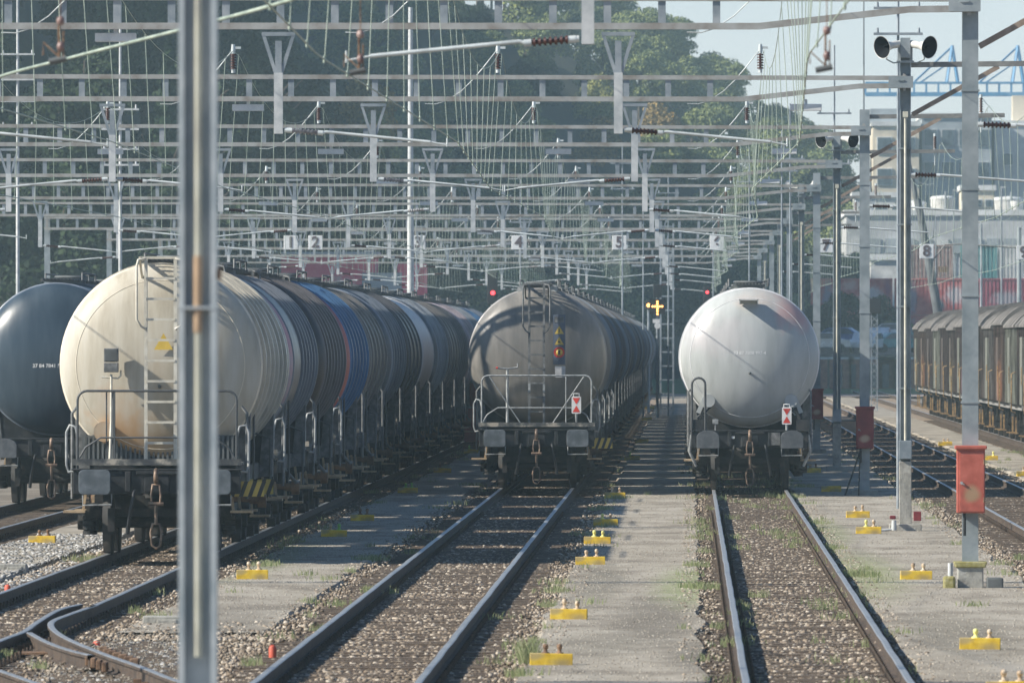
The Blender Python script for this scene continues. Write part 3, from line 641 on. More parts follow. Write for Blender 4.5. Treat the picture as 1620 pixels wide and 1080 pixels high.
# --- head of row B
t=head('B','platform',M['stay'],M['greyrail'],ladx=(-.16,.15))
t['label']='dark gunmetal tank wagon with grey end railings and warning signs, head of the middle row'
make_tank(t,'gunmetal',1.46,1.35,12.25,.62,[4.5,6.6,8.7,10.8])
m=MB()
for s in(-1,1): m.tube([(s*1.0,.66,2.36),(s*.33,.66,1.36)],.013,6)
m.box(0,.64,1.36,2.4,.06,.06)
m.tube([(-.62,.7,1.3),(-.62,.7,2.5)],.03,8); m.tube([(-.86,.7,2.54),(-.62,.7,2.52),(-.4,.7,2.55),(-.4,.7,2.64)],.02,6)
m.build('rail_brace',M['greyrail'],t)
MB().tube([(-.86,.68,2.54),(-.82,.68,2.54)],.024,6).build('red_lever_tip',M['redpaint'],t)
o=MB().box(0,0,0,.26,.02,1.06).build('sign_panel',M['plate'],t,(.47,1.20,3.14))
def tri_(m,cz,s,y=-.014): return m.add([(-s,y,cz-s*.8),(s,y,cz-s*.8),(0,y,cz+s*.9)],[(0,1,2)])
m=MB(); tri_(m,.20,.10); tri_(m,-.03,.10); m.build('warning_triangle',M['yellowsign'],o)
m=MB(); m.box(0,-.016,.19,.015,.004,.07); m.add([(-.03,-.017,-.06),(.04,-.017,-.07),(-.01,-.017,-.02)],[(0,1,2)]); m.build('warning_mark',M['black'],o)
m=MB(); m.lathe((0,-.014,-.27),(0,-1,0),[(0,.115),(.004,.115),(.004,.075),(0,.075)],28,smooth=False); m.build('ring_sign_border',M['redpaint'],o)
MB().lathe((0,-.012,-.27),(0,-1,0),[(0,.08),(.003,.08),(.003,0)],28).build('ring_sign_face',M['yellowsign'],o)
MB().box(0,-.016,-.27,.05,.004,.09).build('ring_sign_mark',M['black'],o)
MB().box(0,-.014,.42,.2,.006,.12).build('pale_notice',M['stay'],o)
MB().prism(rrect(0,0,.22,.24,.02),-.01,.01).build('white_notice',M['greyplate'],t,(.49,1.22,2.46))
tail_board(t,.84,.62,1.76)
hazard_plate(t,1.35,1.0)
m=MB()
for x in(-.16,.15): m.box(x-.03*(1 if x>0 else -1)*0,.94,2.12,.05,.05,.18)
m.build('ladder_guard',M['greyrail'],t)
for s in(-1,1): MB().cyl((s*.35,1.9,4.22),(s*.35,2.15,4.2),.08,.06,12).build('roof_vent',M['greyrail'],t)
# --- head of row C
t=head('C','plain',None,None)
t['label']='pale grey tank wagon with smooth domed end and faint pink graffiti, heading the right row'
make_tank(t,'white',1.45,.80,12.3,.70,[5,7,9])
weld_seam(t,.80,.70,1.45,.86)
m=MB(); m.prism([(-.20,-.05),(.20,-.05),(.20,.03),(-.20,.03)],0,.01); m.box(0,-.14,.035,.40,.34,.02); m.box(-.19,-.14,.0,.02,.34,.09); m.box(.19,-.14,.0,.02,.34,.09); m.build('end_hood',T['white'],t,(-.02,1.0,3.93))
bend(text_mesh('wagon_number','33 87 7808 997-4',.095,M['white'],t,(.0,.798,2.86),extrude=.0,bold=.002),.10,.70,1.45)
m=MB(); X=-1.07
m.tube([(X-.14,.6,1.2),(X-.14,.6,2.2)]+[(X-.14*math.cos(a),.6,2.2+.14*math.sin(a)) for a in [PI*k/8 for k in range(1,8)]]+[(X+.14,.6,2.2),(X+.14,.6,1.2)],.024,8); m.build('hoop_handrail',M['darkrail'],t)
for s in(-1,1):
    m=MB(); m.cyl((s*.86,1.05,1.86),(s*.86,1.5,1.86),.135,.135,24); m.prism([(s*1.12,1.62),(s*.94,1.55),(s*.74,1.86),(s*.98,1.94)][::s],1.15,1.4); m.build('lifting_lug',T['white'],t)
    m=MB(); m.beam((s*1.12,1.1,1.25),(s*.95,1.12,1.72),.06,.06); m.cyl((s*.82,1.1,1.74),(s*1.1,1.12,1.5),.03,.03,8); m.box(s*1.1,.75,1.35,.26,.3,.24); m.build('end_bracket',FR,t)
    MB().tube([(s*1.22,.7,1.15),(s*1.26,.7,.8),(s*1.12,.8,.5)],.035,6).build('corner_step_iron',M['greyrail'],t)
tail_board(t,.77,.62,1.55)
MB().box(-.72,.60,1.43,.12,.05,.10).cyl((-.72,.6,1.38),(-.72,.6,1.24),.015,n=6).build('lamp_bracket',M['greyrail'],t)
MB().box(-.37,.59,1.1,.1,.01,.05).build('white_notice',M['white'],t)
MB().box(.54,.57,1.07,.18,.02,.26).build('frame_plate',M['stay'],t)
# --- head of row Z
t=head('Z','plain',None,None)
t['label']='dark blue-grey tank wagon at the left edge, head of the leftmost row'
make_tank(t,'navy',1.46,1.35,12.25,.62,[5,7.5,10])
bend(text_mesh('wagon_number','37 84 7841 585-4',.10,M['white'],t,(-.07,1.348,2.63),extrude=.0,bold=.002),-.13,.62,1.46)
for c in (protoP,protoN):
    for ch in list(c.children):
        for g in list(ch.children): bpy.data.objects.remove(g)
        bpy.data.objects.remove(ch)
    bpy.data.objects.remove(c)
# ------------------------------------------------------------------ portal gantries over the tracks
MX=3.70
def hsec(m,x,y,z0,z1,w,d,ft=.018,openfront=False,mi=0):
    if openfront:      # flanges left and right, web between
        m.box(x-w/2+ft/2,y,(z0+z1)/2,ft,d,z1-z0,mi); m.box(x+w/2-ft/2,y,(z0+z1)/2,ft,d,z1-z0,mi); m.box(x,y,(z0+z1)/2,w-2*ft,.012,z1-z0,mi)
    else:
        m.box(x,y-d/2+ft/2,(z0+z1)/2,w,ft,z1-z0,mi); m.box(x,y+d/2-ft/2,(z0+z1)/2,w,ft,z1-z0,mi); m.box(x,y,(z0+z1)/2,.012,d-2*ft,z1-z0,mi)
HX=[-.93-4.47*k for k in range(5)]
bat=MB().box(0,0,7.44,.10,.05,.34).build('batten',M['galv']); BAT=bat.data; bpy.data.objects.remove(bat)
def hanger(parent,x,dy):
    m=MB(); m.box(x,dy,7.14,.44,.06,.05)
    for s in(-1,1): m.beam((x+s*.2,dy,7.14),(x+s*.03,dy,6.6),.045,.05,up=(0,1,0))
    m.box(x,dy-.01,6.8,.085,.05,.5)
    m.box(x,dy-.02,6.23,.115,.09,.80,1)
    return m.build('hanger_post',[M['galv'],M['galv_light']],parent)
def disc_insulator(m,p,d,n=6,r=.055,l=.4,mi=0,mc=1):
    p=Vector(p); d=Vector(d).normalized(); m.cyl(p,p+d*l,.022,n=8,mi=mi)
    for k in range(n): q=p+d*(l*(k+.7)/(n+.6)); m.cyl(q-d*.012,q+d*.012,r,r*.8,12,mi)
    m.cyl(p-d*.05,p+d*.02,.035,n=10,mi=mc); m.cyl(p+d*(l-.02),p+d*(l+.05),.035,n=10,mi=mc)
def reg_arm(parent,x,s,dy):
    m=MB(); p=Vector((x+s*.08,dy-.03,5.88)); e=Vector((x+s*2.0,dy-.03,5.72)); d=(e-p).normalized()
    disc_insulator(m,p+d*.08,d,7,.042,.38,0,1); m.tube([p+d*.5,p+d*.55+Vector((0,0,.02)),e],.02,8,1); m.tube([e,e+Vector((s*.22,0,-.04))],.012,6,1); m.cyl(e+Vector((s*.22,0,-.06)),e+Vector((s*.22,0,.05)),.012,n=6,mi=1)
    m.tube([p,p+d*.1],.03,8,1)
    return m.build('registration_arm',[M['insul'] if x<-8 or x>-2 else M['insulgrey'],M['tube']],parent)
INS_T=['Z','A','B','C']
YP=[93,133,173,213,253,293,333,373,413,453,493,533]
PN=['out of frame overhead, only its pale hanger post visible at top','nearest the camera with the bright red cabinet on its mast','with twin horn loudspeakers on its narrow mast, second from the camera','third from the camera, shade-darkened red cabinet on its mast','fourth from the camera, with a smaller pair of horn loudspeakers','fifth from the camera, dark red cabinet beside the pale tank','sixth from the camera','seventh from the camera','carrying the row of track number signs','just beyond the track number signs','almost the farthest in the haze','farthest away in the haze']
for i,y in enumerate(YP):
    g=thing('portal_gantry','grey portal gantry '+PN[i],'gantry',(MX,y,-.15),0,'overhead line gantries spanning the yard'); Z0=.15
    def B(m,n,mm,**k): return m.build(n,mm,g,(-MX,0,Z0),**k)
    narrow=(i%2==0)
    m=MB(); w=.19 if narrow else .21
    if narrow:
        hsec(m,MX,.2,.0,7.95,w,.2,openfront=True)
    else: hsec(m,MX,.2,-.1,7.98,w,.2)
    for z in (1.0,2.3,3.7,5.1,6.4): m.box(MX,.2,z,w+.03,.225,.025)
    B(m,'mast',M['mast'])
    if narrow:
        m=MB(); m.tube([(MX,.06,1.4),(MX,.06,6.95)],.022,8); m.box(MX,.05,6.98,.09,.05,.1); B(m,'cable_conduit',M['pipe'])
        m=MB(); m.box(MX,.08,1.25,w+.03,.10,.32); B(m,'junction_box',M['galv'],bevel=.01)
        m=MB(); m.box(MX,.2,.50,w+.02,.24,1.1); B(m,'mast_sleeve',M['concrete'],bevel=.01)
    m=MB()
    if i==1:
        m.box(MX,.2,-.02,.34,.34,.42); m.build('foundation',M['concrete'],g,(-MX,0,Z0),bevel=.015)
        m=MB(); m.prism([(MX-.2,.13),(MX+.2,.13),(MX+.22,.21),(MX-.22,.21)],-.0,.42); B(m,'mossy_cap',M['moss'],bevel=.015)
    else:
        m.box(MX,.2,-.09,.55,.5,.14); B(m,'foundation',M['concrete'],bevel=.015)
    # beam
    XL=-23.8
    m=MB(); m.beam((XL,0,7.66),(MX+.03,0,7.60),.10,.075); m.beam((XL,0,7.26),(.92,0,7.24),.10,.085); m.beam((.92,0,7.24),(2.9,0,7.46),.10,.085); m.beam((2.9,0,7.46),(MX+.03,0,7.47),.10,.085)
    for x in (XL+.1,MX-.02): m.box(x,.0,7.53,.05,.06,.30) if x>0 else m.box(x,0,7.46,.08,.06,.36)
    B(m,'lattice_beam',M['beam'])
    k=0; x=XL+.5
    while x<.95:
        o=bpy.data.objects.new('batten',BAT); COL.objects.link(o); o.parent=g; o.location=(x-MX,0,Z0+.01); x+=.717
    m=MB(); m.box(MX-.08,-.065,7.53,.42,.02,.20); m.box(MX-.08,-.08,7.56,.12,.02,.02); m.box(MX-.02,.07,7.53,.18,.10,.22); B(m,'beam_bracket',M['mast'])
    # left column
    if i>=4:
        m=MB(); hsec(m,XL+.1,.2,-.1,7.7,.21,.2); B(m,'mast',M['mast'])
    # cantilever towards the right-hand tracks
    if 1<=i<=8:
        m=MB(); m.beam((MX+.1,.2,7.83),(6.65,.2,7.86),.08,.09); B(m,'cantilever_beam',M['strut2'])
        m=MB(); m.beam((MX+.12,.2,6.98),(5.3,.2,7.80),.07,.08); B(m,'diagonal_strut',M['strut'])
        m=MB(); disc_insulator(m,(6.15,.2,7.9),(0,0,1),6,.05,.35,0,1); m.tube([(6.15,.2,7.9),(6.15,.2,7.5)],.015,6,1); m.tube([(6.15,.2,8.25)]+[(6.15+t*.95,.2,8.25-.62*math.sin(PI*.62*t)*1.0) for t in (.1,.25,.4,.6,.8,1.0)],.008,6,1)
        B(m,'post_insulator',[M['insul'],M['tube']])
        m=MB(); disc_insulator(m,(MX+.15,.1,5.95),(1,0,-.03),7,.045,.4,0,1); m.tube([(MX+.6,.1,5.95),(6.0,.1,5.82)],.02,8,1); B(m,'registration_arm',[M['insul'],M['tube']])
    for k,hx in enumerate(HX):
        if i==0 and k: continue
        h=hanger(g,hx,-.02); h.location=(-MX,0,Z0)
        s={(0,0):-1,(1,0):1,(1,1):1,(2,0):-1,(2,1):1,(2,2):-1,(3,0):1,(3,1):-1,(3,2):1}.get((i,k),1 if (i+k)%2 else -1)
        a=reg_arm(h,hx,s,-.02)
        if (i,k)==(2,2) or (i>3 and (i+k)%4==0): reg_arm(h,hx,-s,.02)
    for tk in INS_T:
        x=TX[tk]-.05
        m=MB(); disc_insulator(m,(x,.0,7.74),(0,0,1),6,.06,.30,0,1); m.cyl((x,0,8.06),(x,0,8.18),.04,.03,8,1); m.box(x+.06,0,8.12,.14,.04,.04,1)
        m.tube([(x,0,8.10)]+[(x-t*1.25,-.04,8.10-.95*math.sin(PI*.55*t)) for t in (.08,.2,.35,.5,.7,.85,1)],.008,6,1)
        B(m,'post_insulator',[M['insul'],M['tube']])
    # luminaires under the beam
    for lx in (-12.2,-7.55,-2.75,2.0):
        if i<1 or (lx==-2.75 and i<3) or (lx==2.0 and i<2): continue
        m=MB(); m.box(lx,.1,7.10,.54,.12,.115); m.box(lx,.1,7.19,.05,.05,.1); B(m,'strip_luminaire',M['white'],bevel=.01)
M_='x'
# horn loudspeakers
def horn(y,s,z,label,grp,rear=False):
    t=thing('horn_loudspeaker',label,'loudspeaker',(MX+s*.12,y+.1,z),0,grp)
    d=Vector((s*.72,-.69,-.16)).normalized() if not rear else Vector((s*.8,.6,.1)).normalized()
    p=Vector((-s*.03,.05,.07)); prof=[(0,.06),(.12,.065),(.20,.06),(.30,.085),(.38,.13),(.44,.185),(.446,.197),(.38,.18),(.31,.12),(.2,.05),(.2,0)]
    MB().lathe(p,d,prof[:7],28).build('horn_bell',M['horn'],t)
    MB().lathe(p,d,[(.446,.186),(.43,.165),(.37,.10),(.30,.05),(.29,0)],28).build('horn_throat',M['hornin'],t)
    MB().cyl(p+d*.3,p+d*.40,.035,.015,12).build('driver_cone',M['hornin'],t)
    m=MB(); m.tube([(0,.05,-.25),(s*.08,.05,-.26),(s*.2,.0,-.2),(s*.2,0,-.02)],.014,6); m.box(-s*.02,.05,-.1,.05,.06,.3); m.build('horn_bracket',M['mast'],t)
for gi,zz,n in ((2,8.12,'on the mast before the office block'),(4,8.12,'on the fourth gantry mast, smaller in view'),(6,8.1,'on the distant sixth gantry mast')):
    for s in(-1,1): horn(YP[gi],s,zz,f'{"left" if s<0 else "right"} grey horn loudspeaker {n}','horn loudspeakers on gantry masts',rear=(gi==6))
    o=MB().box(0,0,0,.17,.12,.34).box(0,0,-.24,.30,.05,.04).build('mast_head_bracket',M['mast'],None,(MX,YP[gi]+.12,8.12)); tag(o,f'grey mast head bracket between the horns {n}','bracket','horn brackets')
# cabinets on masts
def cabinet(y,mm,label,z=.85,h=.86,w=.37,x=MX):
    t=thing('switch_cabinet',label,'electrical cabinet',(x,y-.05,z),0,'cabinets on gantry masts')
    MB().box(0,0,h/2,w,.26,h).box(0,-.01,h+.0,w+.05,.33,.05).build('cabinet_body',mm,t,bevel=.012)
    MB().box(.012,-.137,h/2-.02,w-.05,.015,h-.08).build('cabinet_door',mm,t,bevel=.004)
    m=MB(); m.cyl((-w/2+.06,-.14,h*.46),(-w/2+.06,-.17,h*.46),.02,n=10); m.beam((-w/2+.06,-.165,h*.46),(-w/2+.10,-.165,h*.43),.012,.012); m.build('door_handle',M['greyrail'],t)
    for zz in (h*.2,h*.78): MB().cyl((w/2-.012,-.15,zz-.03),(w/2-.012,-.15,zz+.03),.012,n=8).build('hinge',M['rust'],t)
    MB().cyl((-.08,0,0),(-.08,0,-.3),.02,n=8).build('cable_entry',M['black'],t)
cabinet(YP[1],M['redbox'],'bright red metal cabinet with a scraped emblem patch on the nearest right mast')
cabinet(YP[3],M['redbox_dark'],'red cabinet coloured darker for shade on the third gantry mast')
cabinet(YP[5],M['redbox_dark'],'dark red cabinet just right of the pale tank, fifth gantry mast')
m=MB(); m.tube([(MX-.08,YP[3]-.1,.85),(MX-.2,YP[3]-.15,.5),(MX-.42,YP[3]-.2,-.14)],.02,6); m.tube([(MX-.1,YP[3]-.1,.85),(MX-.13,YP[3]-.14,-.14)],.015,6); tag(m.build('cabinet_cable',M['black']),'black cables running from the shade-darkened red cabinet to the ground','cable')
# small point heater box by the narrow mast
t=thing('trackside_clamp_box','small rusty clamp boxes at the foot of the narrow mast with the horns','junction box',(MX,YP[2]-.15,0))
m=MB(); m.box(.2,0,.12,.13,.12,.16); m.box(-.22,0,.10,.10,.12,.06); m.build('clamp_box',M['redbox_dark'],t,bevel=.01)
m=MB(); m.cyl((-.2,-.02,-.12),(-.2,-.02,.05),.05,.04,10); m.tube([(-.2,-.02,-.1),(-.35,-.05,-.12),(-.5,-.1,-.13)],.02,6); m.build('white_jar',M['galv_light'],t)
m=MB(); m.box(0,0,0,.16,.2,.2); tag(m.build('mossy_stone',M['moss'],None,(3.42,YP[1]+.0,-.08),bevel=.03),'small mossy stone left of the nearest mast foundation','stone')
tag(MB().box(0,0,0,.22,.2,.16).build('dark_block',M['frame2'],None,(4.02,YP[1]+.1,-.08),bevel=.02),'small dark block right of the nearest mast foundation','block')
tag(MB().cyl((0,0,-.15),(0,0,.18),.035,.035,10).build('short_white_stake',M['galv_light'],None,(3.45,YP[1]+.6,0)),'short pale stake beside the nearest right mast','stake')

# foreground mast (much nearer, out of focus)
t=thing('foreground_mast','blurred grey steel mast with pale conduit, close in front of the cream wagon','mast',(-2.185,45,-.2))
m=MB(); hsec(m,0,0,0,9.5,.168,.16,.026,openfront=True)
for z in (1.2,3.45,5.2): m.box(0,0,z,.176,.166,.012)
m.build('mast_section',M['fmast'],t)
MB().tube([(0,-.052,1.9),(0,-.052,9.4)],.018,10).build('pale_conduit',M['pipe'],t)
MB().tube([(0,-.055,3.34),(0,-.055,3.68)],.021,10).build('conduit_sleeve',M['pipe_tan'],t)
MB().box(.095,-.05,3.60,.02,.05,.05).build('mast_clip',M['rust'],t)
MB().box(0,0,.98,.172,.17,1.96).build('mast_foot_casing',M['galv'],t,bevel=.01) if False else MB().box(0,.03,1.0,.16,.06,1.9).build('mast_foot_plate',M['galv'],t,bevel=.01)
MB().box(0,0,.02,.5,.5,.2).build('foundation',M['concrete'],t,bevel=.02)

# ------------------------------------------------------------------ overhead lines
def overhead(name,label,x0,y0,y1,sup,arm=1,zc=5.72,zm=8.12,sag=.8):
    t=thing('overhead_line',label,'overhead wire',(x0,y0,0),0,'overhead lines above the tracks')
    def mess(y):
        a=max([s for s in sup if s<=y] or [sup[0]-40]); b=min([s for s in sup if s>y] or [sup[-1]+40]); u=(y-a)/(b-a); return zm-4*sag*u*(1-u)
    def stag(y):
        a=max([s for s in sup if s<=y] or [sup[0]-40]); k=sup.index(a) if a in sup else -1; u=(y-a)/40.0; e=.18*(1 if k%2 else -1); return e*(1-2*u)
    ys=np.arange(y0,y1,2.5)
    MB().tube([(0,y-y0,mess(y)) for y in ys],.0055,5).build('messenger_wire',M['wire'],t)
    MB().tube([(stag(y),y-y0,zc) for y in ys],.0085,5).build('contact_wire',M['wire'],t)
    n=0;y=y0+2
    while y<y1-2 and n<96:
        a,b=mess(y),zc
        MB().tube([(stag(y),y-y0,b-.04),(0,y-y0,a)],.0052,4).cyl((stag(y),y-y0,b-.03),(stag(y),y-y0,b+.03),.014,n=6).build('dropper_wire',M['wire'],t); y+=5; n+=1
    return t
for k,n in zip('ZABCDE',('the leftmost track','the track of the cream wagon','the middle wagon row','the pale grey wagon','the empty right-hand track','the covered vans')):
    overhead(k,f'greenish overhead line with droppers above {n}',TX[k],62,540,YP)
# wire of the diverging track, crossing the upper left in the foreground
pts=smooth([(-8.0,112,5.70),(-7.0,101,5.70),(-5.6,92.5,5.71),(-4.1,84,5.72),(-2.9,76.5,5.72),(-1.5,66,5.74)])
o=MB().tube(pts,.016,6).build('crossover_contact_wire',M['wire']); tag(o,'thick green contact wire slanting across the top left corner','overhead wire')
pts=smooth([(-9.5,125,7.6),(-6.6,100,6.75),(-4.6,86,6.5),(-1.2,62,7.9)]); 
tag(MB().tube(pts,.009,6).build('crossover_messenger_wire',M['wiredark']),'thin slack messenger wire crossing the top left corner','overhead wire')
# pulley-like section insulators hanging near the camera
for (x,y,z,lab) in ((W(95,60,70)[0],70,W(95,60,70)[1],'blurred reddish hanging insulator pair at top left'),(W(570,80,74)[0],74,W(570,80,74)[1],'blurred reddish hanging insulator at top centre-left'),(W(1308,75,72)[0],72,W(1308,75,72)[1],'blurred reddish hanging insulator left of the horn loudspeakers')):
    t=thing('hanging_insulator',lab,'insulator',(x,y,z),0,'section insulators near the camera')
    m=MB(); m.lathe((0,0,.085),(0,0,1),[(0,0),(.01,.024),(.035,.03),(.06,.022),(.065,0)],14); m.lathe((0,0,-.10),(0,0,1),[(0,0),(.01,.02),(.04,.028),(.07,.018),(.075,0)],14); m.build('insulator_bell',M['inspink'],t)
    m=MB(); m.tube([(-.01,0,-.16),(-.01,0,.10)],.009,6); m.tube([(.02,0,-.16),(.02,0,.05)],.006,6); m.tube([(0,0,-.14),(-.12,0,-.03),(-.12,0,-.12)],.006,6); m.tube([(0,0,.13),(0,0,2.2)],.004,5); m.build('hanger_rod',M['rust'],t)
    MB().cyl((-.08,0,-.165),(.04,0,-.14),.022,n=8).build('clamp',M['frame2'],t)

# tall line poles
def line_pole(x,y,top,r,arms,label,mm='galv_light'):
    t=thing('line_pole',label,'pole',(x,y,-.15),0,'slim poles between the tracks')
    MB().cyl((0,0,0),(0,0,top*.5),r,r*.9,12).cyl((0,0,top*.5),(0,0,top),r*.82,r*.6,12).build('pole_shaft',M[mm],t)
    if arms:
        m=MB()
        for z in arms:
            m.box(0,-.05,z,.95,.06,.05)
            for s in(-1,1): m.cyl((s*.4,-.05,z),(s*.4,-.05,z+.12),.03,.02,8)
        m.build('cross_arms',M[mm],t)
line_pole(-9.97,362,15.2,.13,[],'thick white lighting pole rising behind the left wagon row')
line_pole(-14.35,255,12.5,.05,[9.1,8.6,8.1,7.7],'slim white pole with cross-arms left of the foreground mast')
line_pole(-18.6,280,14.5,.055,[11.2,10.5,9.9,9.2],'slim pole with rungs at the left edge')
line_pole(4.05,282,11.5,.04,[9.6,8.9,8.2],'slim pole with cross-arms right of the centre, behind the horns','galv')
line_pole(4.05,196,12.6,.035,[9.7,9.2],'slim pole with short cross-arms behind the nearest horns','galv')
line_pole(3.9,226,11,.03,[],'thin dark pole above the third gantry mast','mast')
for i,(x,y,h) in enumerate(((3.3,330,11),(2.75,300,9.5),(-2.6,395,11),(-1.9,420,9.5),(-.9,440,10.5),(2.1,352,10),(1.1,460,9.5),(-16.2,330,9.5),(-7.0,420,10),(-12.0,445,9.5))):
    line_pole(x,y,h,.038,[h-1.2] if i%2 else [h-.8,h-1.8],('slim pale line pole in the haze '+['left of the sixth gantry mast','right of the fifth gantry mast','above the end of the middle wagon row','close behind the middle wagon row','in the gap between middle and right rows','behind the pale grey tank','just left of the number six sign','beside the leftmost wagon row','behind the left wagon row end','near the number three sign'][i]),'galv')

# track number signs on the tenth gantry
for n,x in zip('1234567',(-16.25,-15.25,-11.06,-6.95,-2.84,1.14,5.58)):
    t=thing('track_number_sign',f'white square sign with the number {n}','track number sign',(x,412.6,7.13-(.12 if n=="7" else 0)),0,'track number signs')
    MB().box(0,0,0,.58,.03,.58).build('sign_board',M['signface'],t,bevel=.02); text_mesh('numeral',n,.62,M['numeral'],t,(0,-.03,0),bold=.02)
    MB().tube([(0,.05,.3),(0,.05,-.3)],.02,6).build('sign_bracket',M['galv'],t)
for n,x,z in (('8',9.69,6.77),('9',13.64,6.72)):
    t=thing('track_number_sign',f'white square sign with the number {n} on a curved arm at right','track number sign',(x,412.6,z),0,'track number signs')
    MB().box(0,0,0,.58,.03,.58).build('sign_board',M['signface'],t,bevel=.02); text_mesh('numeral',n,.62,M['numeral'],t,(0,-.03,0),bold=.02)
    MB().tube([(.3,.06,-.3),(.75,.06,.28),(1.5,.06,.30),(4.1,.06,.12)],.035,6).tube([(.3,.06,-.3),(.25,.06,-1.2)],.03,6).build('curved_arm',M['strut2'],t)

# ------------------------------------------------------------------ signals
def signal(x,y,ztop,head,lamps,label,lattice=False,ladder=False,w=.5,zbase=-.2):
    t=thing('railway_signal',label,'railway signal',(x,y,zbase)); zt=ztop-zbase; hh=head
    m=MB(); m.box(0,0,zt-hh/2,w,.16,hh); m.build('signal_head',M['black'],t,bevel=.03)
    m=MB()
    if lattice:
        for a in(-.14,.14):
            for b in(-.14,.14): m.beam((a,b+.2,0),(a,b+.2,zt-hh),.04,.04)
        z=0
        while z<zt-hh-.3: m.beam((-.14,.06,z),(.14,.06,z+.3),.025,.025); m.beam((.14,.06,z),(-.14,.06,z+.3),.025,.025); z+=.3
    else: m.cyl((0,.16,0),(0,.16,zt-.1),.07,.06,10)
    if ladder:
        for a in(-.2,.2): m.beam((a,.3,0),(a,.3,zt),.03,.03)
        z=.3
        while z<zt: m.box(0,.3,z,.4,.03,.03); z+=.3
    m.build('signal_post',M['galv'],t)
    for (lx,lz,r,mm) in lamps: MB().cyl((lx,-.09,zt+lz),(lx,-.12,zt+lz),r,n=12).build('signal_lamp',M[mm],t)
    return t
signal(*[W(779,430,420)[0],420],W(779,430,420)[1],1.35,[(.02,-.87,.09,'lamp_red')],'black signal head showing a red light left of the middle tank wagon',w=.42)
xx=W(1040,450,430)
t=signal(xx[0],430,xx[1],.55,[],'signal with a round black head above a cross of amber lamps, in the central gap',w=.36,ladder=False)
zt=xx[1]+.2
MB().box(0,0,zt-.95,.66,.14,.62).box(0,-.02,zt-.63,.66,.2,.03).build('indicator_panel',M['black'],t)
for lx,lz in ((0,0),(0,.2),(0,-.2),(.2,.0),(-.2,.0),(0,.1),(0,-.1),(.1,0),(-.1,0),(0,-.32)): MB().cyl((lx,-.08,zt-.93+lz),(lx,-.11,zt-.93+lz),.045,n=10).build('indicator_lamp',M['lamp_amber'],t)
MB().box(-.05,-.02,zt-1.55,.3,.03,.16).cyl((0,-.05,zt-1.75),(0,-.08,zt-1.75),.13,n=16).build('white_notice',M['white'],t)
xx=W(1119,452,440); signal(xx[0],440,xx[1],.8,[(0,-.28,.065,'lamp_red')],'small signal with a red light above the left shoulder of the pale tank',w=.34)
xx=W(1026,476,470); signal(xx[0],470,xx[1],.4,[(0,-.2,.09,'lamp_amber')],'tiny signal with one amber light left of the cross of lamps',w=.3)
xx=W(1383,472,470); t=signal(xx[0],470,xx[1],.7,[],'dark unlit signal box on a white lattice post right of the third mast',lattice=True,w=.62)
MB().box(-.42,.05,xx[1]+.2-.35,.2,.1,.62).build('white_back_board',M['white'],t)
m=MB(); xx=W(1055,430,450)
t=thing('lattice_ladder_mast','tall pale lattice mast like a ladder beside the cross of amber lamps','mast',(xx[0],450,-.15))
for s in(-.28,.28): m.beam((s,0,0),(s,0,8.5),.08,.08)
z=.3
while z<8.4: m.box(0,0,z,.56,.06,.06); z+=.62
m.build('lattice_frame',M['galv'],t)

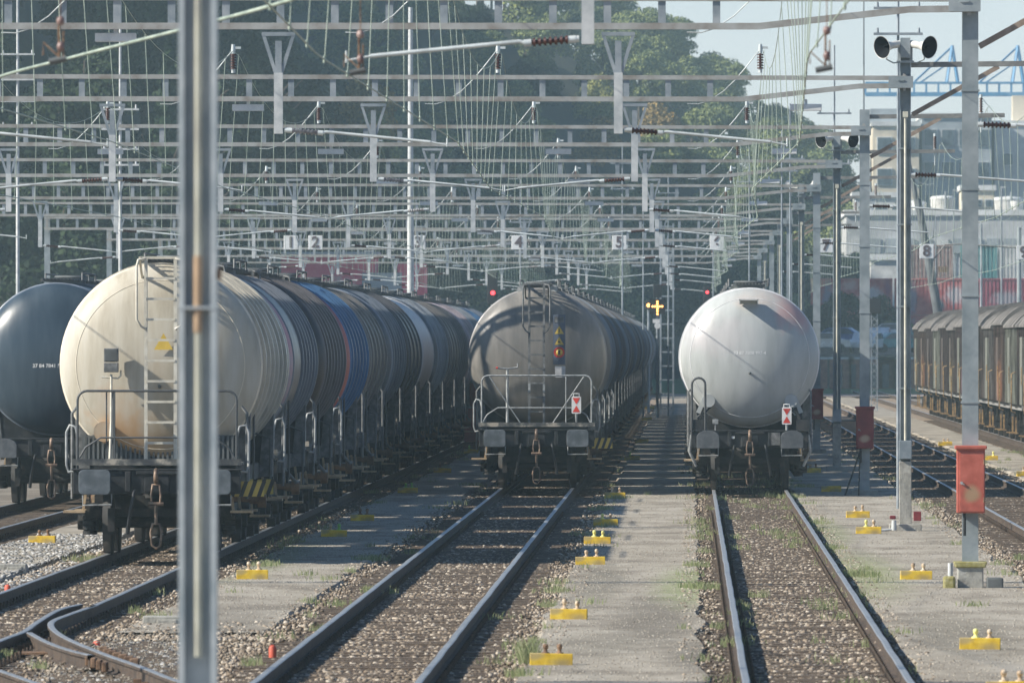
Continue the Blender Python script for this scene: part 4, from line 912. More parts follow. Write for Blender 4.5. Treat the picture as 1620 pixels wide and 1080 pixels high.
# ------------------------------------------------------------------ yellow track clamps
def block(px,pyb,label,studs=('amber','amber'),wid=.43,gz=-.13):
    d=F*(CAMZ-gz)/(pyb-540); x=W(px,0,d)[0]
    t=thing('yellow_marker_block',label,'marker block',(x,d,gz-random.uniform(0,.015)),random.uniform(-.06,.06),'yellow marker blocks along the paths'); t.rotation_euler.y=random.uniform(-.02,.02)
    MB().box(0,0,.055,wid,.16,.13).build('block_body',M['yellow'],t,bevel=.006)
    for s,c in zip((-1,1),studs):
        if not c: continue
        kz=random.uniform(.75,1.0); dx=random.uniform(-.01,.01)
        MB().lathe((s*.07+.02+dx,0,.118),(0,0,1),[(0,.045),(.015*kz,.045),(.02*kz,.024),(.06*kz,.018),(.068*kz,.027),(.10*kz,.029),(.12*kz,.022),(.128*kz,0)],14).build('clamp_stud',M[c],t)
for px,pyb,lab,st_ in ((900,978,'large yellow block on the centre path, second from the bottom edge',('amber','amber')),(872,1050,'yellow block half hidden by a grey-green weed at the bottom of the centre path',('rust','rust')),
 (934,892,'yellow block on the centre path just above the largest one',('amber','amber')),(945,859,'yellow block with pale green studs on the centre path',('yellowstud','yellowstud')),(958,830,'yellow block with yellow fittings on the centre path, farther than the green-studded one',('yellowstud','amber')),(973,787,'farthest sunlit yellow block on the centre path, at the shadow edge',('amber','amber')),
 (1000,727,'shaded yellow block beside the middle wagon row',('greenstud',None)),(1015,700,'dim yellow block deeper in the shade beyond the middle row front',(None,None)),(1023,664,'far dim yellow block near the sunlit end of the centre path',(None,None)),(1028,646,'tiny yellow block at the far end of the centre path',('amber','amber')),
 (399,915,'yellow block with two studs right of the foreground mast',('amber','amber')),(528,848,'shaded yellow block with bright green stud by the left row',('amber','greenstud')),(573,823,'shaded yellow block without bright studs by the left row',('rust','rust')),(645,779,'shaded yellow block with two green studs by the left row',('greenstud','greenstud')),(700,747,'dim yellow block near the far shade left of the middle wagon',('rust',None)),(745,716,'farthest block on the left path with green studs',('greenstud','rust')),
 (66,858,'yellow block in grey gravel at the left edge',('rust','rust')),
 (1357,818,'yellow block left of the narrow mast foot',('amber','amber')),(1374,843,'yellow block just below and right of the one at the narrow mast foot',('yellowstud','amber')),(1449,915,'yellow block left of the nearest mast foundation',('amber','amber')),(1550,1025,'large yellow block at lower right',('yellowstud','amber')),(1597,1096,'block cut off by the bottom right edge with only its stud showing',('amber','amber')),
 (1315,777,'shaded yellow block without studs right of the pale tank wagon',(None,None)),(1285,747,'dim shaded yellow block close to the pale tank wagon wheels',('rust','rust')),
 (1495,704,'small yellow block beyond the right-hand track, farthest of three',('amber','amber')),(1566,727,'small yellow block beyond the right-hand track beside the red cabinet',(None,'yellowstud')),(1524,715,'yellow block with a pale stud between the red cabinet and the covered vans',(None,'yellowstud')),(1622,752,'yellow block at the right edge beyond the right-hand track',('amber',None))):
    block(px,pyb,lab,st_)
# small red stakes
for (px,py,lab,h) in ((431,1042,'small red-orange stake beside the middle track in the foreground',.14),(11,936,'small pink marker stub at the left edge by the rail',.09),(152,1022,'tiny pinkish marker stub on the turnout plate',.05)):
    d=F*3.28/(py-540); o=MB().lathe((0,0,0),(0,0,1),[(0,.04),(h*.8,.04),(h,.028),(h+.01,0)],14).build('red_stake',M['stake'],None,(W(px,0,d)[0],d,-.18)); tag(o,lab,'stake')
for (px,py,w,lab) in ((258,994,.46,'concrete cable trough half hidden behind the foreground mast'),(18,908,.42,'pale concrete block at the left edge')):
    d=F*3.3/(py-540); t=thing('concrete_trough',lab,'cable trough',(W(px,0,d)[0],d,-.2))
    MB().box(0,0,.07,w,.35,.15).build('trough_body',M['concrete'],t,bevel=.012); MB().box(.05,-.16,.065,w*.5,.06,.09).build('trough_cap',M['concrete'],t,bevel=.01)
# grey-green weed hiding one block
weeds([(-1.62,102.0,.10,170)],'grey_green_weed',5,(.12,.3)); weeds([(.68,122.5,.05,50),(-7.0,103.5,.1,60),(-6.9,110.5,.1,50)],'leafy_weed',6,(.05,.12))
# red standpipe cabinet between the left and middle rows
t=thing('red_standpipe','red cylinder and valve stand on a timber platform between the left and middle wagon rows','standpipe',(W(755,0,300)[0],300,-.13))
MB().cyl((.15,0,.25),(.15,0,1.45),.16,.16,20).cyl((.15,0,1.45),(.15,0,1.6),.10,.03,16).build('red_cylinder',M['redpaint2'],t)
MB().box(-.2,.1,.75,.36,.3,1.0).cyl((-.12,.1,1.3),(-.12,.1,2.0),.11,.11,14).build('valve_stand',M['redbox_dark'],t,bevel=.02)
MB().box(0,0,.1,.85,.8,.25).build('timber_platform',M['sleeper'],t,bevel=.02)
# ------------------------------------------------------------------ covered vans on the far right track
def planks(name,c,patches=()):
    g_=sum(c)/3; c=tuple((x*.7+g_*.3)*.75 for x in c); return mat(name,c,tuple(x*.5 for x in c),tuple(min(1,x*1.7) for x in c),scale=2.2,stretch=(1,7,.35),rough=.85,bump=.3,bscale=10,patches=patches)
VC=[planks('weathered_brown_planks',(.11,.085,.075)),planks('dark_brown_planks_pink_graffiti',(.12,.09,.085),[((-1.4,3,1.6),(.6,1.0,.7),(.32,.22,.24),.6)]),planks('weathered_grey_green_planks',(.23,.24,.19)),
    planks('brown_planks_olive_patch',(.12,.095,.08),[((-1.4,5,1.7),(.6,1.6,.8),(.24,.22,.13),.6)]),planks('rust_orange_planks',(.13,.09,.07),[((-1.4,4,1.7),(.6,2.0,.9),(.36,.19,.11),.7)]),planks('grey_planks_teal_graffiti',(.17,.155,.14),[((-1.4,6,2.2),(.6,1.8,1.0),(.24,.36,.33),.7)])]
M['roof']=mat('grey_roof_sheet',(.19,.175,.16),(.11,.10,.09),(.27,.25,.23),scale=1.5,stretch=(1,.6,1),rough=.8)
M['vframe']=mat('pale_van_sole_bar',(.30,.30,.29),(.2,.2,.2),(.38,.37,.36),scale=6,rough=.7)
M['yrail']=mat('ochre_handrail',(.34,.22,.10),(.14,.10,.07),(.50,.34,.16),scale=8,rough=.6)
VL=11.2
def van(i,y,mi,hroof,label,x=TX['E']):
    t=thing('covered_van',label,'covered van',(x,y,0),0,'old covered vans in the far right row'); hw=1.4; ze=3.45+hroof
    m=MB(); m.box(0,VL/2,(1.25+ze)/2,2*hw,VL-1.4,ze-1.25)
    for k in range(12): 
        yy=.75+k*(VL-1.5)/11
        for s in(-1,1): m.box(s*(hw+.02),yy,(1.25+ze)/2,.05,.06,ze-1.25)
    m.build('plank_body',VC[mi],t)
    arc=[(hw+.1-(2*hw+.2)*u, ze+ .70*(1-(2*u-1)**2)**.8) for u in [k/16 for k in range(17)]]
    poly=arc+[(-hw-.1,ze-.06),(hw+.1,ze-.06)]
    m=MB(); m.prism(poly,.5,VL-.5)
    for yy in (.5,3,5.5,8,VL-.55): m.prism([(a*1.006,ze+(b-ze)*1.03+.01) for a,b in arc]+[(-hw-.1,ze-.08),(hw+.1,ze-.08)],yy-.04,yy+.04)
    m.build('arched_roof',M['roof'],t)
    m=MB(); m.box(0,VL/2,1.15,2.5,VL-1.2,.18); m.build('sole_bar',M['vframe'],t)
    d=MB(); d.box(-hw-.06,VL/2,2.25,.06,2.1,1.95); dd=d.build('sliding_door',VC[2] if i%3==0 else VC[mi],t); MB().box(-hw-.1,VL/2-.9,2.1,.03,.06,.5).build('door_handle',M['yrail'],dd)
    for q in(1.9,3.4,VL-3.4,VL-1.9)[::1]:
        pass
    for q in(2.6,VL-2.6):
        w=MB()
        for s in(-1,1): w.lathe((s*.68,0,.5),(s,0,0),[(0,0),(0,.53),(.03,.53),(.05,.5),(.135,.49),(.135,.4),(.07,.15),(.14,0)],24)
        w.cyl((-.7,0,.5),(.7,0,.5),.08,n=10); w.build('wheelset',M['bogie'],t,(0,q,0))
        for s in(-1,1):
            m=MB()
            m.box(s*1.02,q,.62,.12,.9,.16); m.box(s*1.02,q,.5,.2,.28,.3); m.beam((s*1.02,q-.6,1.05),(s*1.02,q-.2,.5),.06,.06); m.beam((s*1.02,q+.6,1.05),(s*1.02,q+.2,.5),.06,.06)
            m.build('axle_guard',M['bogie'],t)
    m=MB(); m.box(-.3,VL/2,.8,1.4,2.5,.4); m.cyl((-.9,4.3,.8),(.9,4.3,.8),.2,n=14); m.build('brake_gear',FR,t)
    for q in(.62,):
        MB().tube([(-hw-.04,q,1.0),(-hw-.16,q,1.05),(-hw-.16,q,2.15),(-hw-.04,q,2.2)],.02,6).build('side_handrail',M['yrail'],t)
    for q in(.75,VL/2-1.8): MB().box(-hw-.02,q,.62,.05,.05,.5).box(-hw-.08,q,.4,.25,.35,.03).build('step_iron',M['yrail'],t)
    for y_ in (0,VL):
        sg=-1 if y_==0 else 1
        for s in(-1,1): buffer_obj(t,s*.875,y_,sg,False)
    MB().box(0,.62,1.05,2.4,.1,.3).box(0,VL-.62,1.05,2.4,.1,.3).build('buffer_beam',FR,t)
VCN=['weathered brown','brown pink-graffitied','grey-green boarded','brown olive-patched','rust-orange','grey teal-graffitied']
order=[2,5,1,0,2,4,5,3,0,1,3,0,2,0,4,3]
for i,mi in enumerate(order):
    y=252+i*(VL+.15)
    van(i,y,mi,(.12 if i in(1,2,3) else (.0 if i==0 else .12+.1*(i%2))),f'{VCN[mi]} covered van with arched roof, {ORD[i]} from the camera at far right')
# ------------------------------------------------------------------ background right
def wall_mat(name,c,**k): return mat(name,c,scale=.25,rough=.85,rand=False,**k)
M['bgred']=mat('faded_red_container',(.60,.15,.14),(.48,.10,.10),(.68,.26,.24),scale=1.2,rough=.7,patches=[((1.5,-1.3,1.5),(1.0,2,.8),(.70,.66,.66),.9),((-1.8,-1.3,1.2),(.5,2,1.4),(.30,.32,.42),.8),((-.2,-1.3,2.2),(.7,2,.5),(.75,.5,.45),.8),((.3,-1.3,.7),(.4,2,.6),(.12,.30,.34),.8),((2.7,-1.3,2.0),(.3,2,1),(.35,.08,.2),.8)])
M['bgred2']=mat('crimson_container',(.42,.09,.14),(.28,.05,.08),(.42,.12,.15),scale=1.2,rough=.7,patches=[((-1,-1.3,1.2),(1.3,2,.7),(.45,.47,.5),.8),((2,-1.3,1.6),(.7,2,1),(.15,.3,.32),.8)])
M['bgwhite']=mat('white_container',(.68,.68,.66),scale=1,rough=.7)
M['bgteal']=mat('teal_container',(.12,.30,.30),scale=1,rough=.7)
M['bgpink']=mat('pinkish_brick',(.42,.27,.24),(.35,.2,.18),(.5,.36,.32),scale=3,rough=.85)
M['beige']=wall_mat('beige_render',(.74,.66,.52)); M['bluegrey']=wall_mat('blue_grey_cladding',(.38,.42,.45)); M['greywall']=wall_mat('grey_hall_cladding',(.55,.56,.57)); M['paleroof']=wall_mat('pale_roof_membrane',(.75,.76,.75))
M['glass']=mat('window_glass_dark',(.08,.11,.14),rough=.15,rand=False); M['craneblue']=mat('crane_blue_paint',(.10,.34,.60),(.08,.28,.52),(.2,.42,.65),scale=.8,rough=.5,rand=False)
M['brick']=mat('old_brick',(.33,.17,.13),(.24,.12,.10),(.42,.24,.18),scale=3,rough=.9)
LOTZ=2.3
struct(MB().box(35,860,LOTZ/2-.6,61,300,LOTZ+.9).build('raised_yard',M['ground']))
def container(x,y,z,mm,label,L=6.1,h=2.75,col='containers stacked beyond the vans'):
    t=thing('freight_container',label,'container',(x,y,z),0,col)
    m=MB(); m.box(0,0,h/2,L-.1,2.3,h-.12)
    k=-L/2+.25
    while k<L/2-.2: m.box(k,-1.17,h/2,.14,.05,h-.35); k+=.29
    m.build('container_body',M[mm],t)
    m=MB()
    for a in(-1,1):
        m.box(a*(L/2-.06),-1.19,h/2,.13,.1,h); m.box(a*(L/2-.06),1.19,h/2,.13,.1,h)
    for zz in(.06,h-.06): m.box(0,-1.2,zz,L-.25,.09,.11)
    m.build('corner_frame',M[mm],t)
    return t
cx=[12.2,18.5,24.8,31.1]; cm=[['bgred','bgred'],['bgred','bgred'],['bgred2','bgred2'],['bgred2','bgred']]
wn=['lower','upper']
for a,(x,ms) in enumerate(zip(cx,cm)):
    for b,mm in enumerate(ms): container(x,760,LOTZ+b*2.78,mm,f'{"red" if mm=="bgred" else "crimson"} graffitied container, {wn[b]} of the {["leftmost","second","third","rightmost"][a]} stack behind the vans')
for a,(x,mm,n) in enumerate(((18.9,'bgpink','pinkish'),(22.6,'bgteal','teal'),(25.9,'bgwhite','white'))):
    for b in range(3):
        container(x,790,LOTZ+b*2.78,mm,f'{n} container, {["bottom","middle","top"][b]} of the taller stack behind the red ones',L=(3.4,2.8,3.4)[a])
def building(name,label,x0,x1,y,depth,z0,z1,mm,rows=0,cols=0,ww=1.2,wh=1.4,roof='paleroof',zr=None,group=None,cat='building'):
    t=thing(name,label,cat,((x0+x1)/2,y,z0),0,group)
    MB().box(0,depth/2,(z1-z0)/2,x1-x0,depth,z1-z0).build('wall',M[mm],t)
    MB().box(0,depth/2,z1-z0+.25,x1-x0+.4,depth+.4,.5).build('roof',M[roof],t)
    for r in range(rows):
        for c in range(cols):
            wx=-(x1-x0)/2+(c+.5)*(x1-x0)/cols; wz=(z1-z0)-(r+.62)*((z1-z0)*.9/rows)
            f=MB().box(wx,-.05,wz,ww+.2,.14,wh+.2).build('window',M['paleroof'] if mm!='bluegrey' else M['greywall'],t)
            MB().box(wx,-.14,wz,ww,.06,wh).box(wx,-.19,wz,.06,.04,wh).build('pane',M['glass'],f)
    return t
building('warehouse','long grey warehouse wall behind the container stacks',14,52,900,30,0,14.3,'greywall',roof='paleroof')
wh=bpy.data.objects['warehouse']
for k in range(24):
    MB().box(-18+k*1.5,-.12,11.6,1.1,.16,1.3).build('window',M['bluegrey'] if k%5 else M['paleroof'],wh)
for k in range(8): MB().cyl((-17+k*4.4,2,14.6),(-17+k*4.4,2,15.6),.45,.55,12).build('roof_vent',M['bgwhite'],wh)
m=MB()
for k in range(60): m.box(-18.7+k*.62,-.05,6.5,.12,.1,9)
m.build('cladding_ribs',M['greywall'],wh)
building('low_shed','low white shed in front of the grey warehouse at right',15.2,21.5,846,8,2.3,9.9,'bgwhite')
t=building('office_block','beige office block with dark windows beside the mast row',20.0,25.0,1100,18,0,26.5,'beige',rows=7,cols=2,ww=1.5,wh=1.7)
MB().box(-1.0,3,27.6,3.6,4,1.6).build('roof_plant_room',M['bluegrey'],t)
t=building('office_block','blue-grey glazed office block right of the beige one',25.4,33.0,1104,20,0,27.5,'bluegrey',rows=7,cols=4,ww=1.3,wh=1.7)
t=building('office_block','plain grey block with small windows at the right edge',33.5,48,1110,20,0,26.8,'greywall',rows=4,cols=5,ww=1.0,wh=1.2)
MB().box(-4,4,28.6,2.4,4,3.0).build('roof_block',M['beige'],t)
for i,(x,r,z) in enumerate(((21.9,1.2,16.4),(24.7,1.2,16.9),(31.0,1.5,16.8))):
    t=thing('storage_silo',f'white round storage silo, {["leftmost","second","rightmost"][i]} of the row above the warehouse','silo',(x,985,0),0,'white silos behind the warehouse')
    MB().cyl((0,0,0),(0,0,z),r,r,28).build('silo_shell',M['bgwhite'],t); MB().lathe((0,0,z),(0,0,1),[(0,r*1.03),(.15,r*1.03),(.3,r*.9),(.42,0)],28).build('silo_roof',M['paleroof'],t)
    MB().tube([(r*.2,-r,0),(r*.2,-r-.1,z+.8)],.12,6).build('silo_pipe',M['galv'],t)
building('terrace_block','stepped white block with small windows left of the silos',15.8,20.6,970,10,0,16.9,'bgwhite',rows=8,cols=3,ww=.7,wh=.6)
building('terrace_block','cream block with small windows between the silos',26.2,29.3,972,10,0,17.6,'beige',rows=8,cols=3,ww=.6,wh=.6)
building('terrace_block','white stepped block at the right edge above the warehouse',32.8,44,974,10,0,16.3,'bgwhite',rows=8,cols=6,ww=.7,wh=.6)
# blue gantry crane
t=thing('gantry_crane','light blue gantry crane girder with triangular bracing high behind the offices','crane',(40,1250,0))
m=MB(); x0,x1=-18.2,26; z0,z1=33.6,35.0
for y in(-1.5,1.5):
    m.beam((x0,y,z0),(x1,y,z0),.35,.45); m.beam((x0,y,z1),(x1,y,z1),.25,.22)
    x=x0
    while x<x1: m.box(x,y,(z0+z1)/2,.18,.18,z1-z0); x+=1.5
m.build('crane_girder',M['craneblue'],t)
m=MB()
for xa in (-7.5,0.6,7.4,15.5):
    top=(xa,0,39.6)
    for y in(-1.5,1.5):
        m.beam((xa-.7,y,z1),top,.28,.28); m.beam((xa+.7,y,z1),top,.28,.28); m.beam((xa-4.8,y,z1),(xa-.1,0,39.4),.2,.2); m.beam((xa-4.0,y,z1),(xa-.8,y*.5,37.2),.16,.16)
m.build('crane_bracing',M['craneblue'],t)
m=MB()
for xa in(-5.8,18):
    for y in(-3,3): m.beam((xa,y,0),(xa,y*.5,z0),.7,.7)
m.build('crane_leg',M['craneblue'],t)
# leaning dark pole
t=thing('leaning_pole','dark leaning pole in front of the white silos','pole',(13.3,520,-.2))
MB().cyl((.35,0,0),(-1.55,0,10.6),.30,.18,12).cyl((-1.5,0,10.0),(-2.1,0,13.0),.16,.09,10).build('pole_shaft',M['leanp'],t); MB().box(-.25,-.05,7.0,.5,.3,.3).build('pole_clamp',M['rust'],t)
# slim lamp posts beyond the vans
for i,(px,yt,d,r) in enumerate(((1552,352,560,.09),(1584,295,600,.07),(1612,360,540,.16),(1480,340,620,.05),(1508,300,640,.05))):
    x,z=W(px,yt,d); t=thing('street_lamp',f'slim pale post {["left of the teal container","before the white container","thickest, at the right edge by the number nine sign","just left of the nearest right mast","right behind the leaning pole"][i]}','lamp post',(x,d,-.2),0,'posts beyond the covered vans')
    MB().cyl((0,0,0),(0,0,z+.2),r,r*.7,10).build('post_shaft',M['galv'] if i!=2 else M['mast'],t); MB().box(.12,0,z+.15,.3,.12,.08).build('post_head',M['galv_light'],t)
# brick sheds / stacks in front of the raised yard
for i,(px,w) in enumerate(((1297,1.0),(1331,1.6),(1353,.9),(1387,1.8),(1405,1.3),(1428,1.6))):
    x=W(px,0,690)[0]
    t=thing('brick_shed',f'small brown brick shed {["beside the pale tank shoulder","left of the third mast","directly behind the third mast","beside the lattice signal post","with a rung ladder","just left of the narrow mast"][i]}','shed',(x,690,-.2),0,'brick sheds below the parked cars')
    MB().box(0,0,1.05,w,2,2.1).build('wall',M['brick'],t); MB().box(0,0,2.16,w+.12,2.15,.14).build('roof',M['paleroof'],t); MB().box(-w*.15,-1.02,.95,w*.35,.06,1.6).build('door',M['frame2'],t)
# parked cars on the raised yard
def car(x,y,z,mm,label,rz):
    t=thing('parked_car',label,'car',(x,y,z),rz,'cars parked on the raised yard')
    prof=[(-2.1,.35),(-2.15,.75),(-1.95,.95),(-1.3,1.0),(-.75,1.42),(.75,1.46),(1.45,1.0),(2.05,.92),(2.15,.6),(2.1,.35)]
    MB().prism(prof,-.85,.85).build('body',M[mm],t,bevel=.08)
    MB().prism([(-1.18,1.0),(-.72,1.37),(.70,1.40),(1.28,1.0)],-.865,.865).build('window',M['glass'],t)
    for a in(-1.35,1.35):
        for b in(-.8,.8): MB().cyl((a,b-.1,.33),(a,b+.1,.33),.33,n=18).build('wheel',M['black'],t)
M['cwhite']=mat('white_car_paint',(.75,.76,.77),rough=.25); M['csilver']=mat('silver_car_paint',(.5,.52,.55),rough=.25,metal=.4); M['cteal']=mat('teal_car_paint',(.08,.30,.33),rough=.25); M['cblue']=mat('blue_car_paint',(.08,.14,.35),rough=.25); M['cred']=mat('red_car_paint',(.5,.06,.05),rough=.3)
cl=[(9.2,712,'csilver','silver car at the left end of the raised yard'),(12.6,714,'cwhite','white car in the front rank on the raised yard'),(14.8,716,'cteal','teal car, front rank beside the narrow mast'),(10.8,726,'cblue','blue car behind the silver one'),(13.6,728,'cwhite','white car in the second rank behind the teal one'),(16.4,727,'csilver','silver car in the second rank at right'),(11.9,742,'cred','small red car in the rear rank'),(14.9,743,'cwhite','white car in the rear rank below the containers'),(19.0,716,'cblue','dark blue car farther right, behind the vans'),(23,717,'cwhite','white car far right behind the vans')]
for i,(x,y,mm,lab) in enumerate(cl): car(x,y,LOTZ+(.0 if y<720 else .35 if y<735 else .7),mm,lab,[.1,1.3,.25,-.2,1.5,.1,.3,0,.2,0][i])
struct(MB().box(14,735,LOTZ+.05,14,18,.55).build('parking_ramp',M['road']))
# ------------------------------------------------------------------ red shed at left background
t=thing('red_shed','dusky red shed with grey canopy roof and a pale door, behind the left wagon row','building',(-19,560,0))
M['shedred']=mat('dusky_red_cladding',(.72,.11,.18),(.6,.09,.14),(.78,.2,.25),scale=.9,rough=.8,rand=False,patches=[((-.4,-.1,5.6),(1.1,2,1.2),(.45,.52,.5),.85),((-3,-.1,5),(.5,2,1.6),(.26,.08,.14),.6)])
MB().box(-1.0,3,3.95,5.2,6,7.9).box(-5.3,3,3.3,3.5,6,6.6).box(3.6,3,3.7,1.5,6,7.4).build('wall',M['shedred'],t)
MB().box(-1.0,3,7.98,5.5,6.4,.18).box(2.0,3.0,6.1,2.2,6.2,1.6).build('roof',M['bluegrey'],t)
MB().box(1.8,-.2,5.1,3.2,1.2,.22).build('canopy',M['greywall'],t); MB().box(1.9,.1,2.4,2.1,.1,4.6).build('garage_opening',M['glass'],t); MB().box(3.75,-.06,2.3,.8,.1,4.6).build('door',M['bgwhite'],t)
# ------------------------------------------------------------------ wooded hillside
def leafmat(name,c,dry=None):
    m=mat(name,c,tuple(x*.6 for x in c),dry or (c[0]*1.7,c[1]*1.55,c[2]*1.2),rough=.75,island=True,pos=(0,.5,1),spec=.2)
    return m
LM=[leafmat('shaded_deep_green_leaves',(.018,.034,.014),(.035,.058,.022)),leafmat('mid_green_leaves',(.17,.21,.09)),leafmat('yellow_green_leaves',(.27,.29,.12)),leafmat('ochre_leaves',(.30,.22,.09)),leafmat('dark_conifer_needles',(.018,.038,.018))]  # left wood's shade and central hill's sunlight are put into these greens
M['bark']=mat('grey_brown_bark',(.10,.08,.065),rough=.9,scale=4)
def crown_mesh(seed,kind,H,Rr,n,leaf):
    rng=np.random.default_rng(seed); P=[];Nn=[]
    if kind=='conifer':
        u=rng.uniform(0,1,n)**.75; z=H*.15+H*.85*(1-u); r=Rr*u*(.72+.28*np.sin(z*5.5))*np.sqrt(rng.uniform(.45,1,n)); a=rng.uniform(0,2*PI,n)
        P=np.stack([r*np.cos(a),r*np.sin(a),z],1); Nn=np.stack([np.cos(a),np.sin(a),np.full(n,.4)],1)
    else:
        k=15; cen=rng.normal(0,1,(k,3)); cen/=np.linalg.norm(cen,axis=1)[:,None]; cen*=rng.uniform(.35,.85,k)[:,None]
        cen=cen*np.array([Rr*.78,Rr*.78,H*.36])+np.array([0,0,H*.60]); rad=rng.uniform(.28,.48,k)*Rr
        w=rad**2/np.sum(rad**2); idx=rng.choice(k,n,p=w); d=rng.normal(0,1,(n,3)); d/=np.linalg.norm(d,axis=1)[:,None]; d[:,2]=np.where(d[:,2]<-.3,-d[:,2],d[:,2])
        rr=rad[idx]*rng.uniform(.72,1.08,n); P=cen[idx]+d*rr[:,None]; Nn=d
    Nn=Nn+rng.normal(0,.55,(n,3)); Nn/=np.linalg.norm(Nn,axis=1)[:,None]
    t1=np.cross(Nn,rng.normal(0,1,(n,3))); t1/=np.linalg.norm(t1,axis=1)[:,None]; t2=np.cross(Nn,t1)
    s=(leaf*rng.uniform(.6,1.4,n))[:,None]
    V=np.stack([P-t1*s,P+t2*s*.7,P+t1*s,P-t2*s*.7],1).reshape(-1,3)
    me=bpy.data.meshes.new('crown'); me.vertices.add(4*n); me.vertices.foreach_set('co',V.ravel().astype('f4')); me.loops.add(4*n); me.loops.foreach_set('vertex_index',np.arange(4*n,dtype='i4')); me.polygons.add(n); me.polygons.foreach_set('loop_start',(np.arange(n)*4).astype('i4')); me.polygons.foreach_set('loop_total',np.full(n,4,'i4')); me.update()
    return me
def trunk_mesh(H,r,seed):
    rnd=random.Random(seed); m=MB(); m.cyl((0,0,-1),(0,0,H*.45),r,r*.7,8); m.cyl((0,0,H*.45),(.2,0,H*.85),r*.7,r*.2,8)
    for k in range(6):
        a=rnd.uniform(0,6.3); z=H*rnd.uniform(.3,.6); m.cyl((0,0,z),(math.cos(a)*H*.22,math.sin(a)*H*.22,z+H*.2),r*.4,r*.12,6)
    o=m.build('trunk',M['bark']); me=o.data; bpy.data.objects.remove(o); return me
TP=[]
for s_,(kind,H,Rr,n,lf,mi) in enumerate((('b',12,4.6,4200,.26,0),('b',11,4.8,4200,.26,1),('b',13,5.0,4400,.26,1),('b',9,3.8,3400,.24,2),('b',8.5,3.4,3000,.24,3),('conifer',14,3.0,3600,.26,4),('b',12,5.2,4400,.27,0))):
    me=crown_mesh(s_+20,kind,H,Rr,int(n*2.3),lf*.64); me.materials.append(LM[mi]); TP.append((me,trunk_mesh(H,.28,s_),['dark green broadleaf','mid-green broadleaf','tall mid-green broadleaf','yellow-green','ochre-leaved','dark conifer','spreading dark green'][s_]))
def sm(a,b,x): t=max(0,min(1,(x-a)/(b-a))); return t*t*(3-2*t)
def ridge(X): return float(np.interp(X,[-300,-80,-40,-20,-13,0,4,8,13,16.5,18.5,20.5],[75,62,44,40,36,29,25,20.5,18,12,4,0]))
def HH(X,Y):
    a=ridge(X)*sm(860,1130,Y)*(1 if X<23 else 0)
    b=max(0,min(105,(-17.5-X)*1.05))*sm(510,600,Y)*(1-sm(760,900,Y)*.0)  # left bank steepened and raised out of frame to shade the wood
    return max(a,b)-.3
m=MB(); xs=list(np.concatenate([np.arange(-260,-60,12),np.arange(-60,26,3)])); ys=list(np.arange(500,1500,14)); vs=[];n=len(xs)
for y in ys:
    for x in xs: vs.append((x,y,HH(x,y)))
m.add(vs,[(j*n+i,j*n+i+1,(j+1)*n+i+1,(j+1)*n+i) for j in range(len(ys)-1) for i in range(n-1)],0,True)
struct(m.build('wooded_hillside',M['hill']))
rt=random.Random(21); NT=0
def tree(x,y,p,sc_,lab=None,grp=None,z=None):
    global NT
    me,tm,nm=TP[p]
    side='left' if x<-19 and y<880 else 'central'
    t=thing('broadleaf_tree' if p!=5 else 'conifer_tree',lab or f'{nm} tree in the {side} part of the wooded hillside','tree',(x,y,HH(x,y) if z is None else z),rt.uniform(0,6.3),grp or f'{nm} trees on the {side} hillside'); t.scale=(sc_*rt.uniform(.9,1.15),)*2+(sc_,)
    for nm_,q in(('crown',me),('trunk',tm)):
        o=bpy.data.objects.new(nm_,q); COL.objects.link(o); o.parent=t
    NT+=1
# left near wood
y=518
while y<760:
    x=-19.5-(y-518)*.004
    xe=-.0681*y-9
    while x>xe:
        
            if not (x>-25.5 and y<580): tree(x+rt.uniform(-1.5,1.5),y+rt.uniform(-3,3),rt.choice([0,0,6,0,5]),rt.uniform(.8,1.1))
            x-=rt.uniform(5.5,7.5)
    y+=13+ (y-518)*.04
# central hill
y=868
while y<1190:
    xe=-.0681*y-4; x=21.5-(0 if y>1000 else 1.5)
    while x>xe:
        if not (x<-24 and y<1000 and False):
            p=rt.choice([1,1,1,2,2,3,1,6,3,2,4] if y>900 else [1,6,1,0,2])
            if x>8: p=rt.choice([1,1,6,2,0])
            h=HH(x,y)
            if x>17 : sc_=rt.uniform(.6,.75)
            else: sc_=rt.uniform(.68,1.0)
            tree(x+rt.uniform(-1.6,1.6),y+rt.uniform(-5,5),p,sc_)
        x-=rt.uniform(5.2,7.2)
    y+=22
# off-frame slope at left that shades the yard edge wood
for _ in range(40):
    y=rt.uniform(530,800); x=-.0681*y-rt.uniform(10,40); tree(x,y,0,rt.uniform(.9,1.2))
tree(-19.2,498,4,.62,'small ochre-yellow tree standing out in the dark left wood','x',z=9.0) if False else None
for i,(px,yt,d,s_,p) in enumerate(((425,95,735,.9,4),(590,115,735,.9,4),(590,180,730,.7,3),(1330,465,740,.42,6),(1395,468,750,.40,6),(1310,470,735,.40,0),(1420,500,745,.3,1))):
    x,z=W(px,yt,d); Ht=[12,11,13,9,8.5,14,12][p]*s_
    if p in(3,4): zz=z-Ht; 
    else: zz=-.2
    lab=['yellow-leaved tree glowing among the dark wood at upper left','ochre tree left of the white lighting pole','yellow-green tree below the ochre one beside the white lighting pole','dark round bush left of the lattice signal','dark bush under the red containers','dark bush beside the pale tank shoulder','small green bush beside the narrow mast'][i]
    if p in (3,4):
        tree(x,d,p,s_,lab,'odd trees',z=HH(x,d)); 
        o=[q for q in sc.objects if q.get('label')==lab][0]; o.location.z=max(HH(x,d),zz)
    else: tree(x,d,p,s_,lab,'bushes by the raised yard',z=(LOTZ-.5 if x>6 else 0))
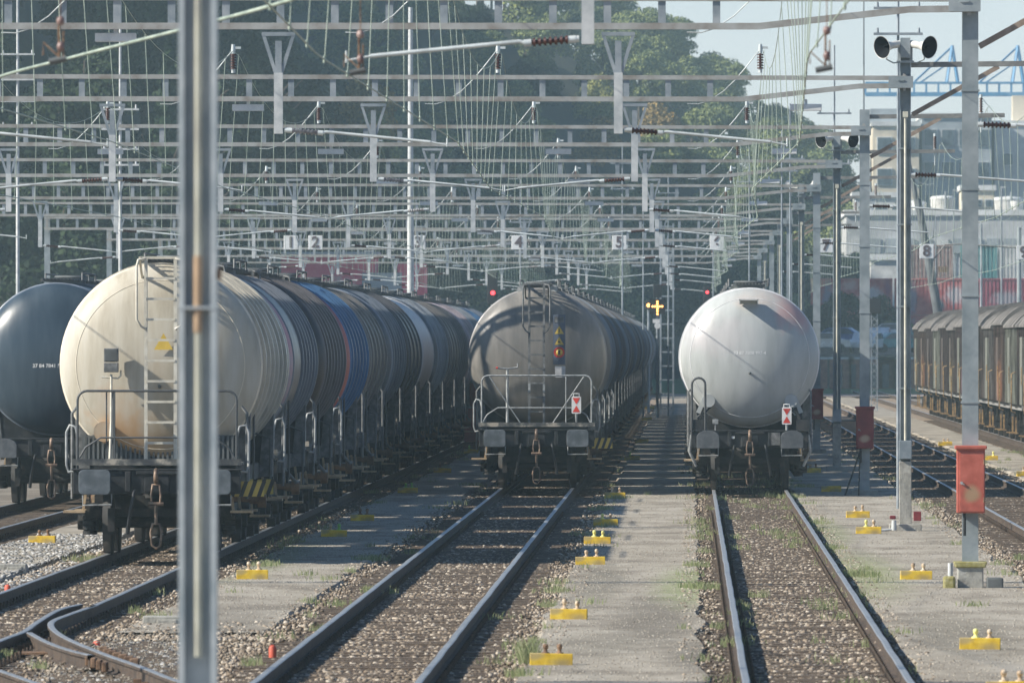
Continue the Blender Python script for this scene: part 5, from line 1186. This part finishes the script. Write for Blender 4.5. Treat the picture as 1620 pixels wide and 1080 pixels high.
# ------------------------------------------------------------------ air, sky, sun, camera
hz=MB().box(0,720,69,1860,1600,141).build('haze',None); hz.data.materials.clear()
vm=bpy.data.materials.new('haze_air'); vm.use_nodes=True; nt=vm.node_tree; nt.nodes.remove(nt.nodes['Principled BSDF'])
pv=nt.nodes.new('ShaderNodeVolumePrincipled'); pv.inputs['Color'].default_value=(.66,.90,.97,1); pv.inputs['Density'].default_value=HAZE; pv.inputs['Anisotropy'].default_value=.25
nt.links.new(pv.outputs[0],nt.nodes['Material Output'].inputs['Volume']); hz.data.materials.append(vm); struct(hz,'stuff')
hz.location=(0,0,0)
w=bpy.data.worlds.new('World'); sc.world=w; w.use_nodes=True; nt=w.node_tree
sky=nt.nodes.new('ShaderNodeTexSky'); sky.sky_type='NISHITA'; sky.sun_disc=False; sky.sun_elevation=math.radians(34.6); sky.sun_rotation=math.radians(253.3); sky.dust_density=.7; sky.ozone_density=4.0; sky.air_density=.9
tcw=nt.nodes.new('ShaderNodeTexCoord'); sx=nt.nodes.new('ShaderNodeSeparateXYZ'); nt.links.new(tcw.outputs['Generated'],sx.inputs[0])
# thin bright cloud veil low over the horizon, seen from everywhere
mr=nt.nodes.new('ShaderNodeMapRange'); mr.interpolation_type='SMOOTHSTEP'; mr.inputs['From Min'].default_value=.16; mr.inputs['From Max'].default_value=0.0; mr.inputs['To Min'].default_value=0; mr.inputs['To Max'].default_value=1; nt.links.new(sx.outputs[2],mr.inputs['Value'])
cn=nt.nodes.new('ShaderNodeTexNoise'); cn.inputs['Scale'].default_value=9; cn.inputs['Detail'].default_value=5; cm=nt.nodes.new('ShaderNodeMapping'); cm.inputs['Scale'].default_value=(1,1,6); nt.links.new(tcw.outputs['Generated'],cm.inputs[0]); nt.links.new(cm.outputs[0],cn.inputs['Vector'])
ml=nt.nodes.new('ShaderNodeMath'); ml.operation='MULTIPLY_ADD'; nt.links.new(cn.outputs['Fac'],ml.inputs[0]); ml.inputs[1].default_value=.5; ml.inputs[2].default_value=.75
m2=nt.nodes.new('ShaderNodeMath'); m2.operation='MULTIPLY'; nt.links.new(ml.outputs[0],m2.inputs[0]); nt.links.new(mr.outputs[0],m2.inputs[1])
vs=nt.nodes.new('ShaderNodeVectorMath'); vs.operation='SCALE'; vs.inputs[0].default_value=(6.3,5.7,5.4); nt.links.new(m2.outputs[0],vs.inputs['Scale'])
va=nt.nodes.new('ShaderNodeVectorMath'); va.operation='ADD'; vm_=nt.nodes.new('ShaderNodeVectorMath'); vm_.operation='MULTIPLY'; vm_.inputs[1].default_value=(.78,.98,1.16); nt.links.new(sky.outputs[0],vm_.inputs[0]); nt.links.new(vm_.outputs[0],va.inputs[0]); nt.links.new(vs.outputs[0],va.inputs[1]); nt.links.new(va.outputs[0],nt.nodes['Background'].inputs['Color']); nt.nodes['Background'].inputs['Strength'].default_value=SKY
sl=bpy.data.lights.new('sun','SUN'); sl.energy=SUNE; sl.angle=math.radians(.55); sl.color=(1,.935,.82); so=bpy.data.objects.new('sun',sl); COL.objects.link(so); so.rotation_euler=SUN.to_track_quat('-Z','Y').to_euler(); so.location=(-50,-20,60)
cam=bpy.data.cameras.new('camera'); co=bpy.data.objects.new('camera',cam); COL.objects.link(co); co.location=(0,0,CAMZ); co.rotation_euler=(PI/2,0,math.radians(1.0027))
cam.lens=F/1620*36; cam.sensor_width=36; cam.clip_end=6000; cam.clip_start=1; cam.dof.use_dof=True; cam.dof.focus_distance=185; cam.dof.aperture_fstop=10
sc.camera=co
sc.view_settings.view_transform='Standard'; sc.view_settings.look='None'; sc.view_settings.gamma=1; sc.view_settings.exposure=EXPO
sc.render.resolution_x=1024; sc.render.resolution_y=682
sc.cycles.use_denoising=True; sc.cycles.volume_bounces=1; sc.cycles.max_bounces=6; sc.cycles.volume_step_rate=5
print('trees',NT,'objects',len(sc.objects))
